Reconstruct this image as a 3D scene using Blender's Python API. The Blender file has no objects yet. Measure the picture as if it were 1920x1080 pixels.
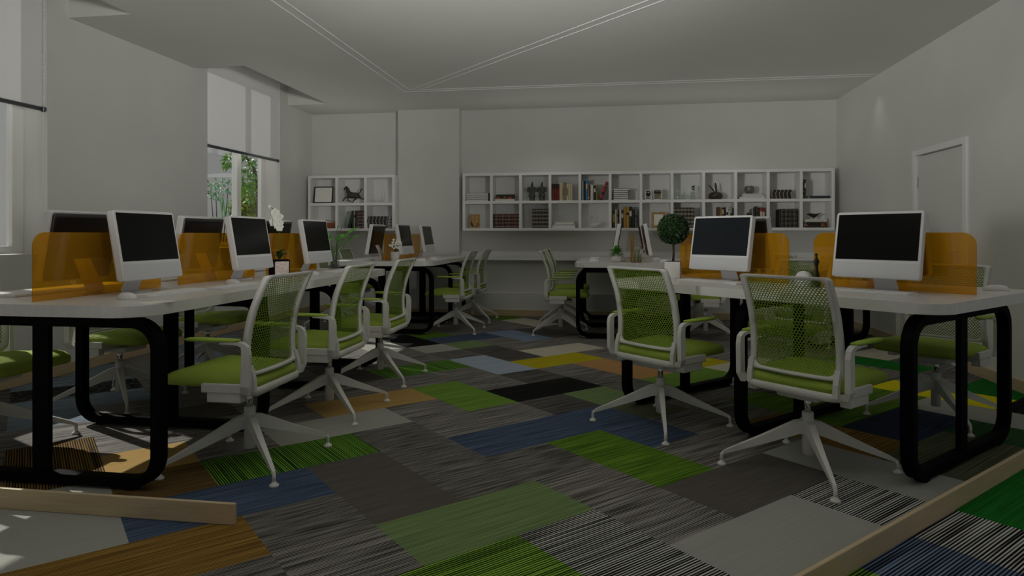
import bpy, bmesh, math, random
from mathutils import Vector, Matrix

sc = bpy.context.scene
COL = sc.collection
R = math.radians

# ------------------------------------------------------------------ camera, sky, sun, exposure
CAM_H = 1.08
YAW = R(8.71)
cam_d = bpy.data.cameras.new('camera')
cam = bpy.data.objects.new('camera', cam_d)
COL.objects.link(cam)
cam.location = (0, 0, CAM_H)
cam.rotation_euler = (R(90), 0, YAW)
cam_d.sensor_width = 36
cam_d.lens = 36 * 1240 / 1920
cam_d.shift_y = -100 / 1920
cam_d.clip_start = 0.05
sc.camera = cam

w = bpy.data.worlds.new('sky')
sc.world = w
w.use_nodes = True
nt = w.node_tree
bg = nt.nodes['Background']
tc = nt.nodes.new('ShaderNodeTexCoord')
sx = nt.nodes.new('ShaderNodeSeparateXYZ')
rmp = nt.nodes.new('ShaderNodeValToRGB')        # overcast sky: bright overhead, dim towards the horizon
mp = nt.nodes.new('ShaderNodeMapRange')
mp.inputs['From Min'].default_value = -1
mp.inputs['From Max'].default_value = 1
nt.links.new(tc.outputs['Generated'], sx.inputs[0])
nt.links.new(sx.outputs['Z'], mp.inputs['Value'])
nt.links.new(mp.outputs[0], rmp.inputs[0])
rmp.color_ramp.elements[0].position = 0.66
rmp.color_ramp.elements[0].color = (0.30, 0.301, 0.295, 1)
rmp.color_ramp.elements[1].position = 0.82
rmp.color_ramp.elements[1].color = (0.97, 0.985, 1.0, 1)
nt.links.new(rmp.outputs[0], bg.inputs['Color'])
bg.inputs['Strength'].default_value = 1.85

def aim(o, d):
    o.rotation_euler = Vector(d).to_track_quat('-Z', 'Y').to_euler()

sun_d = bpy.data.lights.new('sun', 'SUN')
sun_d.energy = 20.0
sun_d.angle = R(0.6)
sun_d.color = (1.0, 0.95, 0.88)
sun = bpy.data.objects.new('sun', sun_d)
COL.objects.link(sun)
sun.location = (-9, 4.5, 8)
aim(sun, (0.704, -0.337, -0.625))

# added fill lamps, out of view beside the camera, aimed at the far ceiling
def added_fill(name, loc, tgt, power, size, spread, col=(1.0, 0.985, 0.955)):
    d = bpy.data.lights.new(name, 'AREA')
    d.energy = power
    d.shape = 'DISK'
    d.size = size
    d.spread = R(spread)
    d.color = col
    o = bpy.data.objects.new(name, d)
    COL.objects.link(o)
    o.location = loc
    aim(o, Vector(tgt) - Vector(loc))
    return o
added_fill('added_fill', (-3.0, -0.1, 1.25), (2.4, 7.4, 4.3), 97, 0.7, 56.0)
added_fill('added_fill', (2.0, -0.1, 1.25), (-3.9, 7.0, 4.3), 97, 0.7, 56.0)
shelf_fill = added_fill('added_shelf_fill', (0.345, 8.60, 1.91), (0.345, 7.2, 3.1), 9, 1, 130)      # added fill, unseen on top of the long bookcase, tilted into the room
shelf_fill.data.shape = 'RECTANGLE'
shelf_fill.data.size, shelf_fill.data.size_y = 4.4, 0.10
shelf_fill2 = added_fill('added_shelf_fill', (-3.5, 8.60, 1.91), (-3.3, 7.2, 3.1), 2.5, 1, 130)  # added fill, unseen on top of the short bookcase
shelf_fill2.data.shape = 'RECTANGLE'
shelf_fill2.data.size, shelf_fill2.data.size_y = 1.1, 0.10

# ceiling spots: one read from its wall scallop, the others added fill
def downlight_or_fill(x, y, power, cone, soft=0.12, blend=0.9):
    d = bpy.data.lights.new('downlight_or_fill', 'SPOT')
    d.energy = power
    d.spot_size = R(cone)
    d.spot_blend = blend
    d.shadow_soft_size = soft
    d.color = (1.0, 0.985, 0.95)
    o = bpy.data.objects.new('downlight_or_fill', d)
    COL.objects.link(o)
    o.location = (x, y, ZC_LAMP)
ZC_LAMP = 2.755
downlight_or_fill(2.60, 7.45, 7, 75, 0.03)          # scallops the right wall
for x_, y_ in ((-0.7, 6.5), (0.9, 6.6), (-0.8, 8.0), (1.3, 8.0), (-3.1, 7.6)):  # added fill without fittings, brightens the far end
    downlight_or_fill(x_, y_, 42, 125)
for x_, y_ in ((2.0, 4.9), (-0.4, 4.8), (-3.0, 5.2)):  # more added fill for the middle of the room and the right wall
    downlight_or_fill(x_, y_, 40, 125)

vs = sc.view_settings
vs.view_transform = 'Standard'
vs.look = 'None'
vs.gamma = 1
vs.use_curve_mapping = False
vs.exposure = -2.2
sc.cycles.use_denoising = True
sc.cycles.max_bounces = 10
sc.cycles.diffuse_bounces = 6
sc.cycles.transparent_max_bounces = 24
sc.cycles.sample_clamp_indirect = 6

# ------------------------------------------------------------------ materials
def mat(name, col, rough=0.5, metal=0.0, spec=0.5, **k):
    m = bpy.data.materials.new(name)
    m.use_nodes = True
    b = m.node_tree.nodes['Principled BSDF']
    b.inputs['Base Color'].default_value = (*col, 1)
    b.inputs['Roughness'].default_value = rough
    b.inputs['Metallic'].default_value = metal
    b.inputs['Specular IOR Level'].default_value = spec
    for a, v in k.items():
        b.inputs[a.replace('_', ' ')].default_value = v
    return m

def srgb(r, g, b):
    f = lambda c: (c / 255 / 12.92) if c <= 10 else ((c / 255 + 0.055) / 1.055) ** 2.4
    return (f(r), f(g), f(b))

def noise_mat(name, c1, c2, scale, rough=0.6, stretch=(1, 1, 1), detail=3, lo=0.35, hi=0.65, bump=0.0, spec=0.5, metal=0.0):
    m = mat(name, c1, rough, metal, spec)
    t = m.node_tree
    b = t.nodes['Principled BSDF']
    co = t.nodes.new('ShaderNodeTexCoord')
    mpg = t.nodes.new('ShaderNodeMapping')
    mpg.inputs['Scale'].default_value = stretch
    n = t.nodes.new('ShaderNodeTexNoise')
    n.inputs['Scale'].default_value = scale
    n.inputs['Detail'].default_value = detail
    r = t.nodes.new('ShaderNodeValToRGB')
    r.color_ramp.elements[0].position = lo
    r.color_ramp.elements[1].position = hi
    r.color_ramp.elements[0].color = (*c1, 1)
    r.color_ramp.elements[1].color = (*c2, 1)
    t.links.new(co.outputs['Object'], mpg.inputs[0])
    t.links.new(mpg.outputs[0], n.inputs['Vector'])
    t.links.new(n.outputs[0], r.inputs[0])
    t.links.new(r.outputs[0], b.inputs['Base Color'])
    if bump:
        bp = t.nodes.new('ShaderNodeBump')
        bp.inputs['Strength'].default_value = bump
        bp.inputs['Distance'].default_value = 0.002
        t.links.new(n.outputs[0], bp.inputs['Height'])
        t.links.new(bp.outputs[0], b.inputs['Normal'])
    return m

M = {}
M['wall'] = noise_mat('painted_wall', srgb(214, 214, 209), srgb(217, 217, 212), 3, 0.75, bump=0.02)
M['ceiling'] = noise_mat('painted_ceiling', srgb(222, 222, 217), srgb(224, 224, 219), 2, 0.8)
M['trim'] = mat('white_trim', srgb(234, 234, 231), 0.45)
M['line'] = mat('bright_white_line', srgb(252, 252, 250), 0.5)
M['slate'] = mat('slate_blue_screen', (0.010, 0.0135, 0.017), 0.05, spec=0.2)  # bluish sky reflection painted into the base colour of one screen
M['shelf'] = noise_mat('white_lacquer', srgb(238, 238, 236), srgb(243, 243, 241), 5, 0.4)
M['desk'] = noise_mat('desk_laminate', srgb(214, 213, 208), srgb(220, 219, 214), 6, 0.28, (1, 8, 1))
M['black'] = mat('black_powder_coat', (0.0022, 0.0022, 0.0025), 0.65, spec=0.05)
M['chairwhite'] = noise_mat('chair_plastic', srgb(204, 203, 196), srgb(211, 210, 203), 9, 0.4)
M['chrome'] = mat('chrome', (0.75, 0.75, 0.74), 0.15, 1.0)
M['metal'] = mat('brushed_aluminium', srgb(226, 227, 229), 0.45, 0.0)
M['plastic'] = mat('white_gloss_plastic', srgb(224, 224, 223), 0.25)
M['chin'] = mat('pale_aluminium_chin', srgb(206, 207, 210), 0.35, 0.1)
M['screen'] = mat('black_screen', (0.005, 0.005, 0.005), 0.16, spec=0.14)
M['shellback'] = noise_mat('dark_brown_shell', (0.010, 0.008, 0.0075), (0.014, 0.011, 0.010), 4, 0.35)
M['slot'] = mat('vent_black', (0.002, 0.002, 0.002), 0.6)
M['key'] = mat('key_white', srgb(232, 232, 230), 0.4)
M['steel'] = mat('blind_rail_steel', srgb(92, 97, 103), 0.3, 0.7)
M['wood'] = noise_mat('pale_oak', srgb(184, 163, 128), srgb(196, 176, 141), 6, 0.45, (1, 1, 18), lo=0.3, hi=0.7)
M['fabric'] = noise_mat('lime_fabric', srgb(136, 158, 58), srgb(150, 172, 72), 420, 0.75, detail=2, bump=0.15, spec=0.2)
M['pad'] = mat('lime_pad', srgb(142, 168, 62), 0.5, spec=0.3)
M['leaf'] = noise_mat('leaf_green', srgb(50, 104, 26), srgb(100, 160, 52), 30, 0.4)
M['leafdark'] = noise_mat('box_leaf', srgb(16, 40, 12), srgb(44, 76, 26), 40, 0.5)
M['stem'] = mat('stem_green', srgb(70, 110, 40), 0.5)
M['bark'] = noise_mat('bark', srgb(48, 40, 30), srgb(70, 60, 46), 30, 0.8, (1, 1, 0.2))
M['petal'] = mat('white_petal', srgb(246, 246, 236), 0.5, Subsurface_Weight=0.0)
M['yolk'] = mat('flower_heart', srgb(170, 140, 60), 0.5)
M['soil'] = noise_mat('soil', srgb(30, 24, 18), srgb(52, 42, 32), 90, 0.9)
M['ceramic'] = noise_mat('white_ceramic', srgb(206, 204, 198), srgb(212, 210, 204), 10, 0.3)
M['pebble'] = noise_mat('dark_pebbles', srgb(14, 12, 10), srgb(44, 38, 32), 120, 0.5)
M['figure'] = mat('black_lacquer', (0.006, 0.005, 0.005), 0.3)
M['bronze'] = noise_mat('dark_bronze', srgb(44, 44, 42), srgb(84, 82, 78), 60, 0.45, metal=0.3)
M['stoneclay'] = noise_mat('grey_clay', srgb(40, 40, 38), srgb(96, 96, 90), 70, 0.8)
M['vasebrown'] = noise_mat('brown_glaze', srgb(42, 34, 26), srgb(62, 50, 40), 20, 0.35)
M['bowl'] = noise_mat('grey_brushed_metal', srgb(96, 94, 88), srgb(140, 138, 130), 40, 0.35, (1, 1, 6), metal=0.4)
M['gold'] = noise_mat('aged_gold', srgb(150, 120, 70), srgb(190, 160, 104), 40, 0.35, metal=0.4)
M['basket'] = noise_mat('woven_rattan', srgb(110, 58, 26), srgb(156, 92, 44), 90, 0.7, (1, 1, 4), bump=0.4)
M['paper'] = noise_mat('paper', srgb(232, 230, 222), srgb(240, 238, 231), 60, 0.7)
M['blackframe'] = mat('black_frame', (0.008, 0.008, 0.008), 0.4)
M['liquid'] = mat('green_liquid', srgb(136, 150, 70), 0.2)
M['copper'] = mat('copper_wire', srgb(150, 80, 50), 0.3, 0.7)

def clear_mat(name, tint, gloss=0.06, diff=None, dw=0.0, rough=0.02):
    m = bpy.data.materials.new(name)
    m.use_nodes = True
    t = m.node_tree
    t.nodes.clear()
    out = t.nodes.new('ShaderNodeOutputMaterial')
    tr = t.nodes.new('ShaderNodeBsdfTransparent')
    tr.inputs[0].default_value = (*tint, 1)
    gl = t.nodes.new('ShaderNodeBsdfGlossy')
    gl.inputs['Roughness'].default_value = rough
    lw = t.nodes.new('ShaderNodeLayerWeight')          # reflection grows towards grazing angles, alike from both sides
    lw.inputs[0].default_value = 0.5
    pw = t.nodes.new('ShaderNodeMath')
    pw.operation = 'POWER'
    pw.inputs[1].default_value = 4.0
    t.links.new(lw.outputs['Facing'], pw.inputs[0])
    mul = t.nodes.new('ShaderNodeMath')
    mul.operation = 'MULTIPLY_ADD'
    mul.inputs[1].default_value = 0.5
    mul.inputs[2].default_value = gloss
    t.links.new(pw.outputs[0], mul.inputs[0])
    mx = t.nodes.new('ShaderNodeMixShader')
    src = tr
    if diff:
        df = t.nodes.new('ShaderNodeBsdfDiffuse')
        df.inputs[0].default_value = (*diff, 1)
        m2 = t.nodes.new('ShaderNodeMixShader')
        m2.inputs[0].default_value = dw
        t.links.new(tr.outputs[0], m2.inputs[1])
        t.links.new(df.outputs[0], m2.inputs[2])
        src = m2
    t.links.new(mul.outputs[0], mx.inputs[0])
    t.links.new(src.outputs[0], mx.inputs[1])
    t.links.new(gl.outputs[0], mx.inputs[2])
    t.links.new(mx.outputs[0], out.inputs[0])
    return m

M['acrylic'] = clear_mat('orange_acrylic', (0.90, 0.62, 0.085), 0.05, (0.80, 0.46, 0.035), 0.26)
M['glass'] = clear_mat('clear_glass', (0.90, 0.93, 0.92), 0.1)
M['pane'] = clear_mat('window_glass', (0.95, 0.965, 0.97), 0.04)

# translucent roller blind fabric
def blind_mat():
    m = bpy.data.materials.new('blind_fabric')
    m.use_nodes = True
    t = m.node_tree
    t.nodes.clear()
    out = t.nodes.new('ShaderNodeOutputMaterial')
    d = t.nodes.new('ShaderNodeBsdfDiffuse')
    d.inputs[0].default_value = (0.92, 0.92, 0.92, 1)
    tl = t.nodes.new('ShaderNodeBsdfTranslucent')
    co = t.nodes.new('ShaderNodeTexCoord')
    n = t.nodes.new('ShaderNodeTexNoise')
    n.inputs['Scale'].default_value = 300
    r = t.nodes.new('ShaderNodeValToRGB')
    r.color_ramp.elements[0].color = (0.90, 0.90, 0.90, 1)
    r.color_ramp.elements[1].color = (0.95, 0.95, 0.95, 1)
    t.links.new(co.outputs['Object'], n.inputs['Vector'])
    t.links.new(n.outputs[0], r.inputs[0])
    t.links.new(r.outputs[0], tl.inputs[0])
    mx = t.nodes.new('ShaderNodeMixShader')
    mx.inputs[0].default_value = 0.24
    t.links.new(d.outputs[0], mx.inputs[1])
    t.links.new(tl.outputs[0], mx.inputs[2])
    t.links.new(mx.outputs[0], out.inputs[0])
    return m
M['blind'] = blind_mat()

# perforated mesh: staggered round holes, in metres of the panel's own UV
def holes_mat():
    m = mat('lime_perforated_mesh', srgb(108, 132, 38), 0.6, spec=0.2)
    t = m.node_tree
    b = t.nodes['Principled BSDF']
    out = t.nodes['Material Output']
    uv = t.nodes.new('ShaderNodeUVMap')
    sp = t.nodes.new('ShaderNodeSeparateXYZ')
    t.links.new(uv.outputs[0], sp.inputs[0])
    def mth(op, a, bb=None, c=None):
        n = t.nodes.new('ShaderNodeMath')
        n.operation = op
        for i, s in enumerate((a, bb, c)):
            if s is None: continue
            if isinstance(s, (int, float)): n.inputs[i].default_value = s
            else: t.links.new(s, n.inputs[i])
        return n.outputs[0]
    P = 0.0160
    x = mth('DIVIDE', sp.outputs[0], P)
    y = mth('DIVIDE', sp.outputs[1], P * 0.70)
    row = mth('FLOOR', y)
    off = mth('MULTIPLY', mth('MODULO', row, 2.0), 0.5)
    fx = mth('SUBTRACT', mth('FRACT', mth('ADD', x, off)), 0.5)
    fy = mth('MULTIPLY', mth('SUBTRACT', mth('FRACT', y), 0.5), 0.70)
    d2 = mth('ADD', mth('MULTIPLY', fx, fx), mth('MULTIPLY', mth('MULTIPLY', fy, fy), 1.25))
    hole = mth('LESS_THAN', d2, 0.33 ** 2)
    tr = t.nodes.new('ShaderNodeBsdfTransparent')
    mx = t.nodes.new('ShaderNodeMixShader')
    t.links.new(hole, mx.inputs[0])
    t.links.new(b.outputs[0], mx.inputs[1])
    t.links.new(tr.outputs[0], mx.inputs[2])
    t.links.new(mx.outputs[0], out.inputs[0])
    return m
M['mesh'] = holes_mat()

# woven carpet planks: fine streaks along one of the two plank directions
def carpet(name, lo, hi, along='v', contrast=(0.30, 0.70), period=0.0095, length=2.4, wavy=0.45, rough=0.95):
    """fine regular woven lines along one plank direction, broken into long dashes by stretched noise"""
    m = mat('carpet_' + name, lo, rough, spec=0.1)
    t = m.node_tree
    b = t.nodes['Principled BSDF']
    co = t.nodes.new('ShaderNodeTexCoord')
    mp1 = t.nodes.new('ShaderNodeMapping')
    mp1.inputs['Rotation'].default_value = (0, 0, R(45) if along == 'v' else R(-45))
    t.links.new(co.outputs['Object'], mp1.inputs[0])
    mp2 = t.nodes.new('ShaderNodeMapping')
    mp2.inputs['Scale'].default_value = (0.85 / period, length, 1)
    t.links.new(mp1.outputs[0], mp2.inputs[0])
    n = t.nodes.new('ShaderNodeTexNoise')
    n.inputs['Scale'].default_value = 1.0
    n.inputs['Detail'].default_value = 1.0
    t.links.new(mp2.outputs[0], n.inputs['Vector'])
    sx_ = t.nodes.new('ShaderNodeSeparateXYZ')
    t.links.new(mp1.outputs[0], sx_.inputs[0])
    mu = t.nodes.new('ShaderNodeMath'); mu.operation = 'MULTIPLY'; mu.inputs[1].default_value = 2 * math.pi / period
    t.links.new(sx_.outputs[0], mu.inputs[0])
    n2 = t.nodes.new('ShaderNodeTexNoise')
    n2.inputs['Scale'].default_value = 1.4
    t.links.new(mp1.outputs[0], n2.inputs['Vector'])
    ad = t.nodes.new('ShaderNodeMath'); ad.operation = 'MULTIPLY_ADD'; ad.inputs[1].default_value = 5.0
    t.links.new(n2.outputs[0], ad.inputs[0]); t.links.new(mu.outputs[0], ad.inputs[2])
    si = t.nodes.new('ShaderNodeMath'); si.operation = 'SINE'
    t.links.new(ad.outputs[0], si.inputs[0])
    ha = t.nodes.new('ShaderNodeMath'); ha.operation = 'MULTIPLY_ADD'; ha.inputs[1].default_value = 0.22 * wavy * 2; ha.inputs[2].default_value = 0.5
    t.links.new(si.outputs[0], ha.inputs[0])
    mx = t.nodes.new('ShaderNodeMath'); mx.operation = 'ADD'
    t.links.new(n.outputs[0], mx.inputs[0]); t.links.new(ha.outputs[0], mx.inputs[1])
    hf = t.nodes.new('ShaderNodeMath'); hf.operation = 'SUBTRACT'; hf.inputs[1].default_value = 0.5
    t.links.new(mx.outputs[0], hf.inputs[0])
    r = t.nodes.new('ShaderNodeValToRGB')
    r.color_ramp.elements[0].position = contrast[0]
    r.color_ramp.elements[1].position = contrast[1]
    r.color_ramp.elements[0].color = (*lo, 1)
    r.color_ramp.elements[1].color = (*hi, 1)
    t.links.new(hf.outputs[0], r.inputs[0])
    t.links.new(r.outputs[0], b.inputs['Base Color'])
    return m

def img_mat(name, stops, scale, stretch=(1, 1, 1)):
    """a small picture surface: blotches of a few colours"""
    m = mat(name, stops[0][1], 0.45)
    t = m.node_tree
    b = t.nodes['Principled BSDF']
    co = t.nodes.new('ShaderNodeTexCoord')
    mpg = t.nodes.new('ShaderNodeMapping')
    mpg.inputs['Scale'].default_value = stretch
    n = t.nodes.new('ShaderNodeTexNoise')
    n.inputs['Scale'].default_value = scale
    r = t.nodes.new('ShaderNodeValToRGB')
    r.color_ramp.interpolation = 'CONSTANT'
    while len(r.color_ramp.elements) < len(stops): r.color_ramp.elements.new(0.5)
    for e, (p, c) in zip(r.color_ramp.elements, stops):
        e.position = p
        e.color = (*c, 1)
    t.links.new(co.outputs['Object'], mpg.inputs[0])
    t.links.new(mpg.outputs[0], n.inputs['Vector'])
    t.links.new(n.outputs[0], r.inputs[0])
    t.links.new(r.outputs[0], b.inputs['Base Color'])
    return m

_cm = {}
def flat(rgb, rough=0.55):
    k = (rgb, rough)
    if k not in _cm:
        c = srgb(*rgb)
        _cm[k] = noise_mat('cover_%d_%d_%d' % rgb, c, tuple(min(1, x * 1.12 + 0.003) for x in c), 80, rough)
    return _cm[k]

def banded(rgb, rgb2, period=0.045, duty=0.8, axis='Z'):
    """leather spine with raised gilt bands"""
    k = ('b', rgb, rgb2, period, axis)
    if k in _cm: return _cm[k]
    m = mat('leather_%d_%d_%d' % rgb, srgb(*rgb), 0.45)
    t = m.node_tree
    b = t.nodes['Principled BSDF']
    co = t.nodes.new('ShaderNodeTexCoord')
    wv = t.nodes.new('ShaderNodeTexWave')
    wv.bands_direction = axis
    wv.inputs['Scale'].default_value = 1 / period / 3.18
    wv.inputs['Distortion'].default_value = 0.6
    wv.inputs['Detail Scale'].default_value = 30
    r = t.nodes.new('ShaderNodeValToRGB')
    r.color_ramp.elements[0].position = duty
    r.color_ramp.elements[1].position = min(0.99, duty + 0.1)
    r.color_ramp.elements[0].color = (*srgb(*rgb), 1)
    r.color_ramp.elements[1].color = (*srgb(*rgb2), 1)
    t.links.new(co.outputs['Object'], wv.inputs['Vector'])
    t.links.new(wv.outputs[0], r.inputs[0])
    t.links.new(r.outputs[0], b.inputs['Base Color'])
    _cm[k] = m
    return m

# ------------------------------------------------------------------ mesh helpers
class MB:
    """collects shapes in one bmesh"""
    def __init__(s):
        s.bm = bmesh.new()
        s.mi = 0
        s.xf = Matrix.Identity(4)
    def _f(s, vs, smooth=False):
        try:
            f = s.bm.faces.new(vs)
        except ValueError:
            return None
        f.material_index = s.mi
        f.smooth = smooth
        return f
    def v(s, p):
        return s.bm.verts.new(s.xf @ Vector(p))
    def box(s, x0, x1, y0, y1, z0, z1, bev=0.0, seg=2):
        r = bmesh.ops.create_cube(s.bm, size=1)
        c = Vector(((x0 + x1) / 2, (y0 + y1) / 2, (z0 + z1) / 2))
        d = (x1 - x0, y1 - y0, z1 - z0)
        for v in r['verts']:
            v.co = Vector((v.co.x * d[0], v.co.y * d[1], v.co.z * d[2])) + c
        fs = set(f for v in r['verts'] for f in v.link_faces)
        allv = set(r['verts'])
        if bev > 0:
            es = list(set(e for v in r['verts'] for e in v.link_edges))
            o = bmesh.ops.bevel(s.bm, geom=es, offset=min(bev, min(d) * 0.49), segments=seg, profile=0.5, affect='EDGES')
            fs = [f for f in set(o['faces']) | fs if f.is_valid]
            allv = set(v for f in fs for v in f.verts)
            for f in o['faces']: f.smooth = seg > 1
        for f in fs:
            if f.is_valid: f.material_index = s.mi
        for v in allv:
            if v.is_valid: v.co = s.xf @ v.co
        return s
    def loft(s, rings, cap=True, closed=True, smooth=True):
        vv = [[s.v(p) for p in r] for r in rings]
        for a, b in zip(vv, vv[1:]):
            n = len(a)
            for i in range(n if closed else n - 1):
                j = (i + 1) % n
                s._f((a[i], a[j], b[j], b[i]), smooth)
        if cap:
            s._f(list(reversed(vv[0])))
            s._f(vv[-1])
        return s
    def tube(s, pts, r, n=8, cap=True):
        """round tube through points; r a number or a list"""
        pts = [Vector(p) for p in pts]
        rings = []
        up = None
        for i, p in enumerate(pts):
            t = (pts[min(i + 1, len(pts) - 1)] - pts[max(i - 1, 0)]).normalized()
            if up is None:
                a = Vector((0, 0, 1)) if abs(t.z) < 0.9 else Vector((1, 0, 0))
                up = t.cross(a).normalized()
            up = (up - t * up.dot(t)).normalized()
            w_ = t.cross(up)
            rr = r[i] if isinstance(r, (list, tuple)) else r
            rings.append([p + up * rr * math.cos(k * 2 * math.pi / n) + w_ * rr * math.sin(k * 2 * math.pi / n) for k in range(n)])
        return s.loft(rings, cap)
    def bar(s, pts, side, half_w, half_t, closed=False):
        """rectangular section swept along pts; 'side' is the constant direction of width"""
        pts = [Vector(p) for p in pts]
        side = Vector(side).normalized()
        rings = []
        N = len(pts)
        for i, p in enumerate(pts):
            if closed: t = (pts[(i + 1) % N] - pts[i - 1]).normalized()
            else: t = (pts[min(i + 1, N - 1)] - pts[max(i - 1, 0)]).normalized()
            nrm = t.cross(side).normalized()
            hw = half_w[i] if isinstance(half_w, list) else half_w
            ht = half_t[i] if isinstance(half_t, list) else half_t
            rings.append([p + side * hw + nrm * ht, p - side * hw + nrm * ht, p - side * hw - nrm * ht, p + side * hw - nrm * ht])
        if closed: rings.append(rings[0])
        return s.loft(rings, not closed, True, False)
    def lathe(s, prof, n=20, c=(0, 0, 0), sx=1, sy=1):
        """profile [(radius, z)...] turned round the vertical"""
        rings = [[(c[0] + max(r, 1e-4) * sx * math.cos(k * 2 * math.pi / n), c[1] + max(r, 1e-4) * sy * math.sin(k * 2 * math.pi / n), c[2] + z) for k in range(n)] for r, z in prof]
        return s.loft(rings)
    def ball(s, c, r, n=12, m=8):
        rx, ry, rz = r if isinstance(r, (tuple, list)) else (r, r, r)
        prof = [(math.sin(math.pi * i / m), -math.cos(math.pi * i / m)) for i in range(m + 1)]
        rings = [[(c[0] + max(q, 1e-3) * rx * math.cos(k * 2 * math.pi / n), c[1] + max(q, 1e-3) * ry * math.sin(k * 2 * math.pi / n), c[2] + z * rz) for k in range(n)] for q, z in prof]
        return s.loft(rings)
    def prism(s, poly, z0, z1, bev=0.0):
        a = [s.v((x, y, z0)) for x, y in poly]
        b = [s.v((x, y, z1)) for x, y in poly]
        n = len(poly)
        fs = [s._f(list(reversed(a))), s._f(b)]
        es = []
        for i in range(n):
            s._f((a[i], a[(i + 1) % n], b[(i + 1) % n], b[i]))
        if bev:
            for f in fs: es += list(f.edges)
            o = bmesh.ops.bevel(s.bm, geom=es, offset=bev, segments=2, profile=0.5, affect='EDGES')
            for f in o['faces']: f.material_index = s.mi
        return s
    def sheet(s, fn, nu, nv, uvfn=None, smooth=True):
        g = [[s.v(fn(i / nu, j / nv)) for j in range(nv + 1)] for i in range(nu + 1)]
        lay = s.bm.loops.layers.uv.verify() if uvfn else None
        for i in range(nu):
            for j in range(nv):
                f = s._f((g[i][j], g[i + 1][j], g[i + 1][j + 1], g[i][j + 1]), smooth)
                if lay and f:
                    for l, (a, b) in zip(f.loops, ((i, j), (i + 1, j), (i + 1, j + 1), (i, j + 1))):
                        l[lay].uv = uvfn(a / nu, b / nv)
        return s
    def leaf(s, base, tip, width, up=(0, 0, 1), bend=0.0, n=5):
        """pointed blade with a fold"""
        base, tip, up = Vector(base), Vector(tip), Vector(up)
        d = tip - base
        side = d.cross(up)
        side = side.normalized() if side.length > 1e-6 else Vector((1, 0, 0))
        nr = side.cross(d).normalized()
        L, C, Rr = [], [], []
        for i in range(n + 1):
            t = i / n
            wd = width * math.sin(math.pi * min(1, t * 0.96 + 0.03)) ** 0.8
            p = base + d * t + nr * bend * math.sin(math.pi * t)
            C.append(s.v(p))
            L.append(s.v(p + side * wd + nr * wd * 0.25))
            Rr.append(s.v(p - side * wd + nr * wd * 0.25))
        for i in range(n):
            s._f((L[i], C[i], C[i + 1], L[i + 1]), True)
            s._f((C[i], Rr[i], Rr[i + 1], C[i + 1]), True)
        return s
    def build(s, name, mats, parent=None, loc=None, rz=0.0, recalc=True):
        if recalc: bmesh.ops.recalc_face_normals(s.bm, faces=s.bm.faces[:])
        me = bpy.data.meshes.new(name)
        s.bm.to_mesh(me)
        s.bm.free()
        for m_ in (mats if isinstance(mats, (list, tuple)) else [mats]):
            me.materials.append(M[m_] if isinstance(m_, str) else m_)
        o = bpy.data.objects.new(name, me)
        COL.objects.link(o)
        if parent is not None: o.parent = parent
        if loc is not None: o.location = loc
        if rz: o.rotation_euler = (0, 0, rz)
        return o

def tag(o, label=None, cat=None, group=None, kind=None):
    if label: o['label'] = label
    if cat: o['category'] = cat
    if group: o['group'] = group
    if kind: o['kind'] = kind
    return o

def thing(name, label, cat, loc=(0, 0, 0), rz=0.0, group=None):
    o = bpy.data.objects.new(name, None)
    o.empty_display_size = 0.1
    COL.objects.link(o)
    o.location = loc
    o.rotation_euler = (0, 0, rz)
    return tag(o, label, cat, group)

def struct(name, mb, mats, parent=None):
    o = mb.build(name, mats, parent)
    if parent is None: o['kind'] = 'structure'
    return o

def copy_tree(o, parent=None):
    c = o.copy()
    COL.objects.link(c)
    if parent is not None: c.parent = parent
    for ch in list(o.children):
        copy_tree(ch, c)
    return c

def place(proto, used, loc, rz, label, group=None):
    o = proto if not used else copy_tree(proto)
    o.location = loc
    o.rotation_euler = (0, 0, rz)
    o['label'] = label
    if group: o['group'] = group
    return o

S2 = math.sqrt(2)
def xy(u, v): return ((u + v) / S2, (v - u) / S2)
FX = (-math.sin(YAW), math.cos(YAW)); RX = (math.cos(YAW), math.sin(YAW))
def atz(px, py, z=0.0):
    a = (px - 960) / 1240; b = (440 - py) / 1240
    t = (z - CAM_H) / b
    return ((FX[0] + RX[0] * a) * t, (FX[1] + RX[1] * a) * t)
def rrect(hx, hy, r, n=5, cx=0, cy=0):
    """rounded rectangle outline; r one radius or four (++, -+, --, +-)"""
    rs = r if isinstance(r, (list, tuple)) else [r] * 4
    out = []
    for (sx_, sy_, a0), q in zip(((1, 1, 0), (-1, 1, 90), (-1, -1, 180), (1, -1, 270)), rs):
        q = max(q, 1e-4)
        for i in range(n + 1):
            a = R(a0 + 90 * i / n)
            out.append((cx + sx_ * (hx - q) + q * math.cos(a), cy + sy_ * (hy - q) + q * math.sin(a)))
    return out

# ================================================================== THE SETTING
XL, XR, YB, ZC = -4.2, 2.76, 8.80, 2.77
YN = 2.27                       # line of the near wall, of which only the skirting stands

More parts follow.
